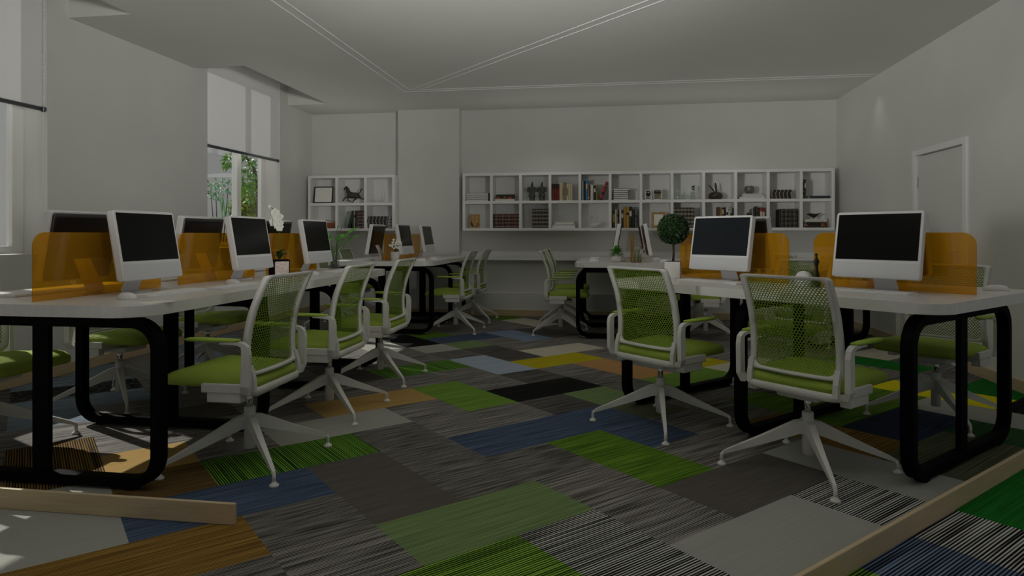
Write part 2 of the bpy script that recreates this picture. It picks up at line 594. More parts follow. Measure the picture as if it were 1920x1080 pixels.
# ---- carpet floor: planks of two squares each, laid at 45 degrees
G, U0, V0 = 0.378, -0.01555, -0.0883
CARP = {
 'grey': carpet('grey', srgb(22, 22, 22), srgb(146, 142, 136)),
 'greyb': carpet('grey_fine', srgb(32, 32, 32), srgb(124, 121, 115), length=4),
 'greyd': carpet('charcoal', srgb(20, 20, 19), srgb(102, 99, 94)),
 'bw': carpet('pinstripe', srgb(8, 8, 8), srgb(190, 188, 182), contrast=(0.46, 0.72), period=0.0115, length=1.2, wavy=0.6),
 'plain': carpet('plain_grey', srgb(76, 72, 67), srgb(90, 86, 80), length=4),
 'light': carpet('pale_grey', srgb(146, 146, 138), srgb(152, 152, 144)),
 'cream': carpet('cream', srgb(172, 167, 148), srgb(182, 177, 160)),
 'black': carpet('black', srgb(5, 5, 5), srgb(40, 40, 38), contrast=(0.5, 0.85)),
 'speck': carpet('speckled_black', srgb(5, 5, 5), srgb(96, 94, 90), contrast=(0.55, 0.8), period=0.03, length=30),
 'green': carpet('grass_green', srgb(40, 68, 10), srgb(104, 142, 40)),
 'lime': carpet('lime_green', srgb(78, 108, 34), srgb(116, 150, 60)),
 'greenu': carpet('striped_green', srgb(14, 32, 8), srgb(112, 164, 56), 'u', (0.40, 0.74), 0.0105, 1.2, 0.6),
 'kelly': carpet('kelly_green', srgb(14, 82, 20), srgb(28, 112, 36)),
 'deep': carpet('deep_green', srgb(22, 58, 26), srgb(54, 92, 46)),
 'sage': carpet('sage_green', srgb(84, 104, 62), srgb(118, 136, 90)),
 'olive': carpet('olive_grey', srgb(54, 60, 42), srgb(100, 102, 76)),
 'tan': carpet('tan', srgb(146, 118, 66), srgb(172, 142, 88)),
 'orange': carpet('orange_tan', srgb(142, 104, 62), srgb(176, 136, 88)),
 'ochre': carpet('ochre', srgb(80, 60, 22), srgb(146, 114, 54)),
 'brown': carpet('brown', srgb(68, 52, 28), srgb(114, 90, 54)),
 'brownu': carpet('striped_brown', srgb(28, 21, 10), srgb(130, 100, 50), 'u', (0.40, 0.74), 0.0105, 1.2, 0.6),
 'blue': carpet('slate_blue', srgb(36, 47, 64), srgb(82, 97, 120)),
 'navy': carpet('navy', srgb(20, 29, 44), srgb(52, 64, 84)),
 'pale': carpet('pale_blue', srgb(136, 146, 160), srgb(154, 164, 178)),
 'haze': carpet('haze_blue', srgb(92, 108, 128), srgb(128, 142, 162)),
 'steelc': carpet('steel_blue', srgb(60, 72, 82), srgb(132, 144, 154)),
 'yellow': carpet('yellow', srgb(146, 136, 14), srgb(176, 164, 28)),
 'yellowb': carpet('bright_yellow', srgb(196, 186, 10), srgb(214, 202, 20)),
 'bluestripe': carpet('striped_blue', srgb(14, 18, 26), srgb(112, 130, 156), 'v', (0.40, 0.74), 0.0115, 1.2, 0.6),
 'greenstripe': carpet('striped_lime', srgb(20, 40, 10), srgb(130, 170, 60), 'v', (0.36, 0.7), 0.0115, 1.2, 0.6),
}
cA = lambda x, y: (500 + x / 2.743, 560 + y / 2.743)
cB = lambda x, y: (480 + x / 3, 780 + y / 3)
cC = lambda x, y: (1000 + x / 2.842, 700 + y / 2.842)
cD = lambda x, y: (1400 + x / 2.454, 640 + y / 2.454)
cE = lambda x, y: (800 + x / 3, 540 + y / 3)
cL = lambda x, y: (x / 2.348, 620 + y / 2.348)
def fl(*ps): return [atz(*p) for p in ps]
def UV(i0, i1, j0, j1):
    return [xy(U0 + G * i, V0 + G * j) for i, j in ((i0, j0), (i1, j0), (i1, j1), (i0, j1))]
PLANKS = [
 ('black', fl(cA(1130, 470), cA(1545, 398), cA(1715, 443), cA(1300, 525))),
 ('lime', fl(cA(775, 455), cA(990, 420), cA(1285, 525), cA(1075, 570))),
 ('tan', fl(cA(220, 540), cA(745, 457), cA(885, 512), cA(350, 608))),
 ('light', [(-1.92, 3.44), (-1.38, 3.97), (-1.12, 3.70), (-1.65, 3.16)]),
 ('pale', fl(cA(950, 302), cA(1145, 285), cA(1380, 355), cA(1190, 383))),
 ('yellow', fl(cA(1265, 315), cA(1600, 272), cA(1725, 303), cA(1385, 352))),
 ('cream', fl(cA(1310, 260), cA(1610, 222), cA(1720, 245), cA(1400, 288))),
 ('blue', [(-0.844, 3.42), (-0.3, 3.96), (-0.04, 3.69), (-0.58, 3.15)]),
 ('blue', [(-0.36, 3.93), (-0.10, 4.2), (0.44, 3.66), (0.18, 3.39)]),
 ('green', fl(cC(80, 372), cC(350, 305), cC(932, 510), cC(690, 610))),
 ('sage', fl(cB(690, 630), cB(1585, 373), cB(1905, 540), cB(1000, 830))),
 ('plain', [(-1.37, 2.89), (-1.12, 3.15), (-0.60, 2.62), (-0.85, 2.35)]),
 ('greenu', fl(cL(905, 580), cB(700, 90), cB(710, 205), cL(975, 690))),
 ('light', UV(-4, -3, 5, 7)),
 ('bw', UV(-4, -3, 7, 8)),
 ('light', UV(-5, -3, 8, 9)),
 ('navy', fl(cD(420, 388), cD(690, 292), cD(970, 350), cD(745, 465))),
 ('ochre', [(-1.90, 1.78), (-1.36, 2.315), (-1.10, 2.05), (-1.63, 1.51)]),
 ('plain', UV(-5, -4, 6, 8)),
 # left, under and before the near desk
 ('light', [xy(u, v) for u, v in ((-3.40, -0.46), (-3.40, 0.29), (-2.645, 0.29), (-2.645, -0.46))]),
 ('brown', [xy(u, v) for u, v in ((-3.40, 0.29), (-3.02, 0.29), (-3.02, 0.67), (-3.40, 0.67))]),
 ('tan', [xy(u, v) for u, v in ((-3.78, 0.29), (-3.40, 0.29), (-3.40, 0.67), (-3.78, 0.67))]),
 ('brownu', [xy(u, v) for u, v in ((-4.15, -0.08), (-3.40, -0.08), (-3.40, 0.29), (-4.15, 0.29))]),
 ('blue', [xy(u, v) for u, v in ((-3.02, 0.29), (-2.645, 0.29), (-2.645, 1.05), (-3.02, 1.05))]),
 ('grey', [xy(u, v) for u, v in ((-4.15, 0.29), (-3.78, 0.29), (-3.78, 1.05), (-4.15, 1.05))]),
 ('steelc', fl((0, 735), (270, 668), (300, 700), (150, 800), (30, 812), (0, 845))),
 ('steelc', fl((290, 655), (430, 622), (470, 640), (330, 690))),
 ('brown', fl((0, 815), (28, 815), (32, 872), (0, 880))),
 # centre and far
 ('greenu', fl(cA(540, 375), cA(945, 312), cA(1050, 345), cA(620, 410))),
 ('greyd', fl(cA(1030, 252), cA(1190, 235), cA(1400, 290), cA(1230, 310))),
 ('light', fl(cA(560, 190), cA(700, 245), cA(560, 285), cA(455, 265))),
 ('light', fl(cA(740, 248), cA(915, 230), cA(810, 306), cA(660, 260))),
 ('black', fl(cA(600, 190), cA(740, 165), cA(905, 226), cA(740, 246))),
 ('sage', fl(cE(100, 340), cE(280, 290), cE(370, 310), cE(200, 345))),
 ('blue', fl(cE(20, 300), cE(300, 245), cE(420, 270), cE(140, 300))),
 ('haze', fl(cE(320, 240), cE(480, 228), cE(700, 275), cE(570, 295))),
 ('green', fl(cE(20, 262), cE(110, 250), cE(170, 262), cE(20, 285))),
 ('cream', fl(cE(420, 175), cE(560, 163), cE(740, 200), cE(610, 212))),
 ('green', fl(cE(290, 158), cE(470, 148), cE(560, 156), cE(390, 172))),
 ('yellow', fl(cE(1520, 400), cE(1650, 395), cE(1760, 410), cE(1560, 432))),
 # right, under and behind the angled desk
 ('green', UV(-7, -6, 10, 11)), ('green', UV(-6, -5, 10, 13)), ('navy', UV(-5, -4, 10, 12)), ('ochre', UV(-6, -4, 9, 10)), ('olive', UV(-4, -3, 9, 11)),
 ('deep', UV(-4, -3, 11, 12)), ('yellowb', UV(-6, -4, 13, 14)), ('kelly', UV(-8, -6, 15, 16)), ('kelly', UV(-5, -4, 14, 16)), ('cream', UV(-8, -7, 16, 18)),
 ('light', UV(-5, -3, 12, 13)), ('black', UV(-4, -3, 13, 15)), ('cream', UV(-9, -8, 12, 14)), ('lime', UV(-9, -8, 10, 12)), ('speck', UV(-15, -14, 0, 2)),
 ('orange', UV(-11, -9, 10, 11)), ('sage', UV(-9, -8, 8, 9)), ('olive', UV(-8, -7, 8, 9)), ('deep', UV(-3, -2, 9, 11)),
 ('kelly', UV(-3, -1, 8, 10)), ('bw', UV(-3, -1, 7, 8)), ('bluestripe', UV(-3, -1, 6, 7)), ('greenstripe', UV(-3, -1, 5, 6)), ('bw', UV(-3, -1, 4, 5)),
 ('greenstripe', UV(-5, -3, 2, 4)), ('bw', UV(-5, -3, 4, 5)),
]
def inside(p, poly):
    c = False
    for (x1, y1), (x2, y2) in zip(poly, poly[1:] + poly[:1]):
        if (y1 > p[1]) != (y2 > p[1]) and p[0] < (x2 - x1) * (p[1] - y1) / (y2 - y1) + x1: c = not c
    return c
rng = random.Random(3)
names = list(CARP)
mb = MB()
grid = {}
for i in range(-34, 14):
    for j in range(-8, 36):
        cx, cy = xy(U0 + G * (i + 0.5), V0 + G * (j + 0.5))
        if not (-4.6 < cx < 3.2 and -1.6 < cy < 9.2): continue
        k = None
        for nme, poly in PLANKS:
            if inside((cx, cy), poly): k = nme
        if k is None:
            h = random.Random((i // 2) * 977 + j * 131 + (j // 3) * 17).random()
            k = 'grey' if h < 0.62 else ('greyb' if h < 0.86 else 'greyd')
        mb.mi = names.index(k)
        q = [xy(U0 + G * (i + a), V0 + G * (j + b)) for a, b in ((0, 0), (1, 0), (1, 1), (0, 1))]
        mb._f([mb.v((x, y, 0)) for x, y in q])
bmesh.ops.remove_doubles(mb.bm, verts=mb.bm.verts[:], dist=1e-4)
for co_, no_ in (((XL - 0.02, 0, 0), (-1, 0, 0)), ((XR + 0.02, 0, 0), (1, 0, 0)), ((0, YB + 0.02, 0), (0, 1, 0)), ((0, -1.2, 0), (0, -1, 0))):
    bmesh.ops.bisect_plane(mb.bm, geom=mb.bm.verts[:] + mb.bm.edges[:] + mb.bm.faces[:], plane_co=co_, plane_no=no_, clear_outer=True)
mb.mi = names.index('greyd')
mb.box(XL - 0.02, XR + 0.02, -1.2, YB + 0.02, -0.2, -0.004)
fl_o = mb.build('floor', [CARP[n] for n in names], recalc=False)
fl_o['kind'] = 'structure'

# ---- walls
W1, W2 = (2.86, 4.38), (6.361, 7.885)       # the two window openings
SILL, HEAD, TOP = 0.94, 3.05, 3.2
mb = MB()
for a, b in ((YN, W1[0]), (W1[1], W2[0]), (W2[1], YB + 0.2)):
    mb.box(XL - 0.26, XL, a, b, -0.05, TOP)
for a, b in (W1, W2):
    mb.box(XL - 0.26, XL, a, b, -0.05, SILL)
    mb.box(XL - 0.26, XL, a, b, HEAD, TOP)
struct('wall_left', mb, 'wall')
mb = MB()
mb.box(XL, XR + 0.2, YB, YB + 0.2, -0.05, TOP)
struct('wall_back', mb, 'wall')
mb = MB()
mb.box(-2.89, -2.04, 8.645, YB, 0, ZC)
struct('wall_pillar', mb, 'wall')
DY0, DY1, DZ = 5.735, 6.59, 1.815           # door opening in the right wall
mb = MB()
mb.box(XR, XR + 0.2, 3.86, DY0, -0.05, TOP)
mb.box(XR, XR + 0.2, DY1, YB, -0.05, TOP)
mb.box(XR, XR + 0.2, DY0, DY1, DZ, TOP)
struct('wall_right', mb, 'wall')

# ---- ceiling with the two blind pockets along the left wall
P1, P2 = (2.45, 4.57), (6.13, 8.09)
XP = -3.65
mb = MB()
mb.box(XP, XR, -1.2, YB, ZC, ZC + 0.12)
for a, b in ((-1.2, P1[0]), (P1[1], P2[0]), (P2[1], YB)):
    mb.box(XL, XP, a, b, ZC, ZC + 0.12)
for a, b in (P1, P2):
    mb.box(XP, XP + 0.05, a, b, ZC + 0.12, 3.16)
    mb.box(XL, XP + 0.05, a - 0.05, a, ZC + 0.12, 3.16)
    mb.box(XL, XP + 0.05, b, b + 0.05, ZC + 0.12, 3.16)
mb.box(XL - 0.26, XR + 0.2, -1.2, YB + 0.2, 3.16, 3.26)
struct('ceiling', mb, 'ceiling')
# thin raised double lines on the ceiling
def strip(n, a, b):
    a, b = Vector((*a, 0)), Vector((*b, 0))
    mb = MB()
    mb.bar([a + Vector((0, 0, ZC - 0.0014)), b + Vector((0, 0, ZC - 0.0014))], (b - a).normalized().cross(Vector((0, 0, 1))), 0.0055, 0.0015)
    struct('trim_%d' % n, mb, 'line')
strip(1, (-2.44, 1.7), (-2.44, 7.545))
strip(2, (-2.35, 1.7), (-2.35, 7.455))
strip(3, (-2.35, 7.455), (0.43, 4.675))
strip(4, (-2.25, 7.485), (0.53, 4.705))
strip(5, (-2.44, 7.545), (2.72, 7.545))
strip(6, (-2.25, 7.455), (2.72, 7.455))

# ---- skirting
mb = MB(); mb.box(XL, XL + 0.015, YN, YB, 0, 0.085, 0.003)
struct('baseboard_left', mb, 'wood')
mb = MB()
for a, b in ((3.86, DY0 - 0.045), (DY1 + 0.045, YB)): mb.box(XR - 0.015, XR, a, b, 0, 0.085, 0.003)
struct('baseboard_right', mb, 'wood')
mb = MB(); mb.box(-2.04, XR - 0.015, 8.672, 8.687, 0, 0.085, 0.003)
mb.box(-2.905, -2.04, 8.63, 8.645, 0, 0.085, 0.003)
mb.box(XL + 0.015, -2.905, YB - 0.015, YB, 0, 0.085, 0.003)
struct('baseboard_back', mb, 'wood')
mb = MB(); mb.box(XL + 0.015, -1.39, YN, YN + 0.016, 0, 0.08, 0.003)
struct('baseboard_front_left', mb, 'wood')
mb = MB()
mb.prism([xy(-1.06, 1.2), xy(-1.06, 4.83), xy(-1.076, 4.83), xy(-1.076, 1.2)], 0, 0.08, 0.003)
struct('baseboard_front_right', mb, 'wood')

# ---- windows
def window(n, a, b, split):
    x0, x1 = XL - 0.25, XL - 0.20
    f = MB()
    e = 0.055
    f.box(x0, x1, a, a + e, SILL, HEAD, 0.004)
    f.box(x0, x1, b - e - 0.045, b, SILL, HEAD, 0.004)
    f.box(x0, x1, a + e, b - e - 0.045, SILL, SILL + e, 0.004)
    f.box(x0, x1, a + e, b - e - 0.045, HEAD - e, HEAD, 0.004)
    f.box(x0 - 0.01, x1 + 0.01, split - 0.045, split + 0.045, SILL + e, HEAD - e, 0.004)
    o = struct('window_%d' % n, f, 'trim')
    for p, q in ((a + e, split - 0.045), (split + 0.045, b - e - 0.045)):
        g = MB()
        g.box(XL - 0.229, XL - 0.223, p, q, SILL + e, HEAD - e)
        g.build('pane', 'pane', o)
window(1, W1[0], W1[1], 3.62)
window(2, W2[0], W2[1], 7.27)

# ---- door in the right wall
d = MB()
fx = XR - 0.018
d.box(fx, XR + 0.12, DY0 - 0.05, DY0 + 0.012, 0, DZ + 0.04, 0.004)
d.box(fx, XR + 0.12, DY1 - 0.012, DY1 + 0.05, 0, DZ + 0.04, 0.004)
d.box(fx, XR + 0.12, DY0 + 0.012, DY1 - 0.012, DZ - 0.012, DZ + 0.04, 0.004)
do = struct('door_1', d, 'trim')
d = MB(); d.box(XR + 0.006, XR + 0.046, DY0 + 0.016, DY1 - 0.024, 0.006, DZ - 0.022, 0.003)
d.build('door_leaf', 'wall', do)
for z in (1.56, 0.45):
    d = MB(); d.tube([(XR - 0.002, DY1 - 0.018, z - 0.05), (XR - 0.002, DY1 - 0.018, z + 0.05)], 0.007, 8)
    d.build('hinge', 'metal', do)
d = MB()
d.box(XR - 0.004, XR + 0.006, DY0 + 0.05, DY0 + 0.09, 0.86, 1.0, 0.003)
d.tube([(XR - 0.004, DY0 + 0.07, 0.95), (XR - 0.045, DY0 + 0.07, 0.95), (XR - 0.05, DY0 + 0.09, 0.95), (XR - 0.05, DY0 + 0.19, 0.95)], 0.008, 8)
d.build('door_handle', 'metal', do)

# ================================================================== FIXED FURNITURE ALONG THE WALLS
# ---- roller blinds
def blind(a, b, zb, label):
    o = thing('roller_blind', label, 'blind', (XL - 0.015, (a + b) / 2, zb), 0, 'roller blinds in the left wall windows')
    L_ = (b - a) / 2
    m = MB(); m.box(-0.001, 0.001, -L_ + 0.015, L_ - 0.015, 0.0, 1.02); m.build('fabric', 'blind', o)
    m = MB(); m.tube([(0, -L_ + 0.012, 0), (0, L_ - 0.03, 0)], 0.016, 14); m.build('bottom_bar', 'steel', o)
    for s_ in (-1, 1):
        m = MB(); m.tube([(0, s_ * (L_ - 0.03), 0), (0, s_ * (L_ - 0.012), 0)], 0.020, 14); m.build('end_cap', 'steel', o)
    m = MB(); m.tube([(0, -L_ + 0.01, 1.0), (0, L_ - 0.01, 1.0)], 0.024, 14); m.build('roller', 'metal', o)
    c = MB()
    for k in range(70):
        c.ball((0.03, L_ - 0.05, 1.0 - k * 0.028), 0.0045, 6, 4)
    c.tube([(0.03, L_ - 0.05, 1.0), (0.03, L_ - 0.05, -0.95)], 0.0012, 4)
    c.build('pull_chain', 'trim', o)
    return o
blind(W1[0], W1[1], 2.018, 'white roller blind half down over the near left window with a bead chain')
blind(W2[0], W2[1], 2.018, 'white roller blind half down over the far window showing garden below it')

# ---- bookcases: white grids of open boxes hung on the back wall
T = 0.036
def bookcase(x0, x1, n, y0, y1, zb, zm, zt, label):
    o = thing('bookcase', label, 'bookcase', ((x0 + x1) / 2, y0, zb))
    X0, X1 = x0 - (x0 + x1) / 2, x1 - (x0 + x1) / 2
    D_ = y1 - y0
    for z, nm in ((0, 'bottom_board'), (zm - zb - T / 2, 'shelf_board'), (zt - zb - T, 'top_board')):
        m = MB(); m.box(X0, X1, 0, D_ - 0.012, z, z + T, 0.002, 1); m.build(nm, 'shelf', o)
    for i in range(n + 1):
        xc = X0 + (X1 - X0) * i / n
        xc = min(max(xc, X0 + T / 2), X1 - T / 2)
        m = MB()
        m.box(xc - T / 2, xc + T / 2, -0.0005, D_ - 0.012, T, zm - zb - T / 2, 0.002, 1)
        m.box(xc - T / 2, xc + T / 2, -0.0005, D_ - 0.012, zm - zb + T / 2, zt - zb - T, 0.002, 1)
        m.build('upright', 'shelf', o)
    m = MB(); m.box(X0, X1, D_ - 0.012, D_, 0, zt - zb); m.build('back_panel', 'shelf', o)
    return o
BX0, BX1, BY = -1.965, 2.655, 8.52
bookcase(BX0, BX1, 12, BY, YB, 1.13, 1.503, 1.888, 'long white bookcase of twelve by two open compartments on the back wall')
SX0, SX1 = -4.13, -2.895
bookcase(SX0, SX1, 3, BY, YB, 1.13, 1.492, 1.885, 'short white bookcase of three by two compartments in the left alcove')

# ---- low ledge running along the back wall
o = thing('wall_ledge', 'long white ledge running along the back wall below the bookcase', 'ledge', (0, 8.8, 0))
m = MB(); m.box(-2.04, XR, -0.16, 0, 0.742, 0.797, 0.003); m.build('ledge_board', 'shelf', o)
m = MB(); m.box(-2.04, XR, -0.03, 0, 0.797, 0.857, 0.002); m.build('upstand', 'shelf', o)
m = MB(); m.box(-2.04, XR, -0.113, 0, 0, 0.305, 0.002); m.build('plinth', 'wall', o)

# ================================================================== CHAIRS
def smooth_curve(pts, n):
    """Catmull-Rom through 2-D points"""
    out = []
    P = [pts[0]] + list(pts) + [pts[-1]]
    for i in range(1, len(P) - 2):
        for k in range(n):
            t = k / n
            a, b, c, d = P[i - 1], P[i], P[i + 1], P[i + 2]
            out.append(tuple(0.5 * (2 * b[q] + (c[q] - a[q]) * t + (2 * a[q] - 5 * b[q] + 4 * c[q] - d[q]) * t * t + (3 * b[q] - a[q] - 3 * c[q] + d[q]) * t ** 3) for q in range(len(b))))
    out.append(tuple(P[-2]))
    return out
BACK = smooth_curve([(-0.118, 0.455), (-0.106, 0.52), (-0.108, 0.61), (-0.132, 0.73), (-0.172, 0.83), (-0.205, 0.90)], 8)
def back_pt(x, s, off=0.0):
    """point of the curved backrest sheet: x across, s 0..1 up, off to the front"""
    f = s * (len(BACK) - 1)
    i = min(int(f), len(BACK) - 2)
    t = f - i
    y = BACK[i][0] * (1 - t) + BACK[i + 1][0] * t
    z = BACK[i][1] * (1 - t) + BACK[i + 1][1] * t
    return (x, y - 0.022 * (1 - (x / 0.22) ** 2) + off, z)

def make_chair():
    t = thing('office_chair', 'chair', 'chair')
    # seat cushion with a rounded front
    m = MB()
    def seat_ring(inset, z):
        pts = []
        for x, y in rrect(0.236 - inset, 0.218 - inset, [0.06, 0.06, 0.07, 0.07], 6, 0, 0.087):
            dz = -0.016 * max(0, (y - 0.18) / 0.12) ** 2 - 0.10 * max(0, 0.10 - y) * 0.9
            bow = -0.028 * (1 - (x / 0.24) ** 2) * min(1, max(0, (0.02 - y) / 0.1))
            pts.append((x, y + bow, z + dz * (0.2 if z < 0.42 else 1)))
        return pts
    rings = [seat_ring(a, b) for a, b in ((0.05, 0.405), (0.012, 0.408), (0.0, 0.420), (0.0, 0.445), (0.008, 0.459), (0.024, 0.466), (0.06, 0.470), (0.13, 0.471))]
    m.loft(rings)
    m.build('seat', 'fabric', t)
    # white shell under the rear half of the seat with a bracket box on each side
    m = MB()
    def pan_ring(ins, z):
        out = []
        for x, y in rrect(0.243 - ins, 0.098 - ins, [0.01, 0.01, 0.07, 0.07], 6, 0, -0.045):
            bow = -0.03 * (1 - (x / 0.243) ** 2) * (1 if y < -0.05 else 0)
            out.append((x, y + bow, z))
        return out
    m.loft([pan_ring(0.03, 0.362), pan_ring(0.008, 0.366), pan_ring(0, 0.373), pan_ring(0, 0.396), pan_ring(0.006, 0.401), pan_ring(0.03, 0.402)])
    for s in (-1, 1):
        m.box(min(s * 0.205, s * 0.252), max(s * 0.205, s * 0.252), -0.105, 0.085, 0.385, 0.425, 0.004)
        m.box(min(s * 0.200, s * 0.247), max(s * 0.200, s * 0.247), -0.100, 0.060, 0.342, 0.39, 0.004)
    m.box(-0.10, 0.10, -0.10, 0.12, 0.335, 0.372, 0.012)
    m.box(-0.20, 0.20, 0.02, 0.055, 0.362, 0.405, 0.004)
    m.build('seat_shell', 'chairwhite', t)
    # backrest: white ring frame, perforated panel inside
    m = MB()
    S0, S1, hw = 0.0, 1.0, 0.221
    hgt = 0.47
    def ring_pts(ins, n=7):
        pts = []
        for x, q in rrect(hw - ins, hgt / 2 - ins * 0.95, [0.028, 0.028, 0.045, 0.045], n, 0, hgt / 2):
            pts.append((x * (1 - 0.03 * (q / hgt)), min(max(q / hgt, 0), 1)))
        return pts
    def dens(p):
        out = []
        for a, b in zip(p, p[1:] + p[:1]):
            d = math.hypot(b[0] - a[0], (b[1] - a[1]) * hgt)
            k = max(1, int(d / 0.03))
            for i in range(k): out.append((a[0] + (b[0] - a[0]) * i / k, a[1] + (b[1] - a[1]) * i / k))
        return out
    po = dens(ring_pts(0.0))
    pc = [Vector(back_pt(x, s)) for x, s in po]
    def scaled(ins):
        # shrink towards the middle by a constant width
        out = []
        cx, cs = 0, 0.5
        for x, s in po:
            dx = x; dq = (s - 0.5) * hgt
            fx_ = max(0, abs(dx) - ins) / max(abs(dx), 1e-6); fq = max(0, abs(dq) - ins) / max(abs(dq), 1e-6)
            near_x = abs(dx) > hw - 0.075; near_q = abs(dq) > hgt / 2 - 0.075
            out.append((dx * (fx_ if near_x or True else 1), 0.5 + dq * fq / hgt))
        return out
    inn = scaled(0.027)
    rings = []
    for (x0, s0), (x1, s1) in zip(po, inn):
        a = 0.015
        rings.append([back_pt(x0, s0, a), back_pt(x1, s1, a * 0.8), back_pt(x1, s1, -a * 0.5), back_pt(x0 * 0.99, s0, -a)])
    rings.append(rings[0])
    m.loft(rings, cap=False)
    for s in (-1, 1):       # the two stubs that carry it
        m.bar([(s * 0.205, -0.140, 0.385), (s * 0.206, -0.138, 0.44), (s * 0.206, -0.120, 0.50)], (1, 0, 0), 0.012, 0.010)
    bf = m.build('backrest_frame', 'chairwhite', t)
    m = MB()
    xi, qi = hw - 0.020, (0.020 / hgt)
    m.sheet(lambda a, b: back_pt((-xi + 2 * xi * a) * (1 - 0.03 * b), qi + (1 - 2 * qi) * b, 0.001), 14, 24, lambda a, b: (a * 2 * xi + 1, b * hgt + 1))
    m.build('mesh_panel', 'mesh', bf)
    # armrests
    for s in (-1, 1):
        m = MB()
        x = s * 0.262
        m.bar([(x * 0.94, -0.125, 0.385), (x, -0.135, 0.42), (x, -0.138, 0.56), (x, -0.134, 0.588), (x, -0.122, 0.602), (x, -0.10, 0.608), (x, -0.02, 0.611)],
              (1, 0, 0), [0.012] * 4 + [0.013, 0.016, 0.016], [0.019, 0.019, 0.018, 0.016, 0.010, 0.007, 0.006])
        a = m.build('armrest', 'chairwhite', t)
        m = MB()
        rings = []
        for y, hx, zb_, zt_ in ((-0.105, 0.012, 0.617, 0.622), (-0.10, 0.018, 0.613, 0.626), (-0.03, 0.024, 0.612, 0.628), (0.08, 0.024, 0.612, 0.629), (0.135, 0.020, 0.613, 0.628), (0.15, 0.010, 0.617, 0.625)):
            rings.append([(x + hx, y, zb_ + 0.003), (x + hx, y, zt_ - 0.004), (x + hx * 0.6, y, zt_), (x - hx * 0.6, y, zt_), (x - hx, y, zt_ - 0.004), (x - hx, y, zb_ + 0.003), (x - hx * 0.6, y, zb_), (x + hx * 0.6, y, zb_)])
        m.loft(rings)
        m.build('arm_pad', 'pad', a)
    # column and four-star base
    m = MB(); m.lathe([(0.02, 0.066), (0.026, 0.070), (0.026, 0.262), (0.022, 0.266), (0.012, 0.267)], 18); c = m.build('column', 'chairwhite', t)
    m = MB(); m.lathe([(0.0155, 0.262), (0.0155, 0.345)], 14); m.build('gas_spring', 'chrome', c)
    for k in range(4):
        a = R(45 + 90 * k)
        m = MB(); m.xf = Matrix.Rotation(a, 4, 'Z')
        m.bar([(0.018, 0, 0.196), (0.05, 0, 0.192), (0.20, 0, 0.129), (0.355, 0, 0.068), (0.376, 0, 0.058)], (0, 1, 0), [0.017, 0.016, 0.012, 0.008, 0.007], [0.032, 0.030, 0.019, 0.009, 0.007])
        m.tube([(0.372, 0, 0.060), (0.381, 0, 0.052), (0.383, 0, 0.038), (0.383, 0, 0.012)], [0.0085, 0.0085, 0.0085, 0.0080], 8)
        lg = m.build('leg', 'chairwhite', t)
        m = MB(); m.xf = Matrix.Rotation(a, 4, 'Z')
        m.lathe([(0.020, 0.0), (0.021, 0.006), (0.018, 0.011), (0.010, 0.015), (0.009, 0.022)], 14, (0.383, 0, 0))
        m.build('foot', 'chairwhite', lg)
    return t

chair = make_chair()
GC = 'lime mesh office chairs at the desks'
SP = []
for k, y in enumerate((2.92, 3.838, 4.775)):
    SP.append(((-1.709, -1.720, -1.735)[k], y, 90, 'lime chair on the aisle side of the near left desks, ' + ('nearest', 'middle', 'farthest')[k]))
    SP.append((-3.150, (2.915, 3.838, 4.775)[k], -90, 'lime chair on the window side of the near left desks, ' + ('nearest', 'middle', 'farthest')[k]))
SP += [(-1.755, 7.27, 90, 'lime office chair seen from the side at the far left desk, nearer one'),
       (-1.765, 8.19, 90, 'lime office chair at the far left desk, farther one by the ledge'),
       (-3.25, 7.45, -90, 'lime office chair behind the far left desk, lower back beside the leafy plant'),
       (-3.25, 8.16, -90, 'lime office chair behind the far left desk, rearmost in the alcove corner'),
       (-0.572, 7.27, -90, 'lime office chair at the left side of the centre rear desk, nearer one'),
       (-0.60, 8.17, -90, 'lime office chair at the left side of the centre rear desk, farther one'),
       (0.965, 7.20, 90, 'lime chair right of the centre rear desk, seen under the right desk'),
       (0.975, 8.12, 90, 'lime office chair at the right side of the centre rear desk, back one'),
       (0.266, 3.86, -45, 'lime office chair with its back to the camera, left one at the right desk'),
       (0.886, 3.22, -45, 'large lime office chair with its back to the camera nearest at the right desk'),
       (*xy(-1.67, 4.34), 135, 'lime office chair facing the camera under the right end of the right desk'),
       (*xy(-2.60, 4.34), 135, 'lime office chair facing the camera behind the black figurine'),
       (1.63, 6.63, -45, 'lime office chair at the far right corner desk, mostly hidden by the divider')]
for i, (x, y, a, lab) in enumerate(SP):
    place(chair, i > 0, (x, y, 0), R(a), lab, GC)

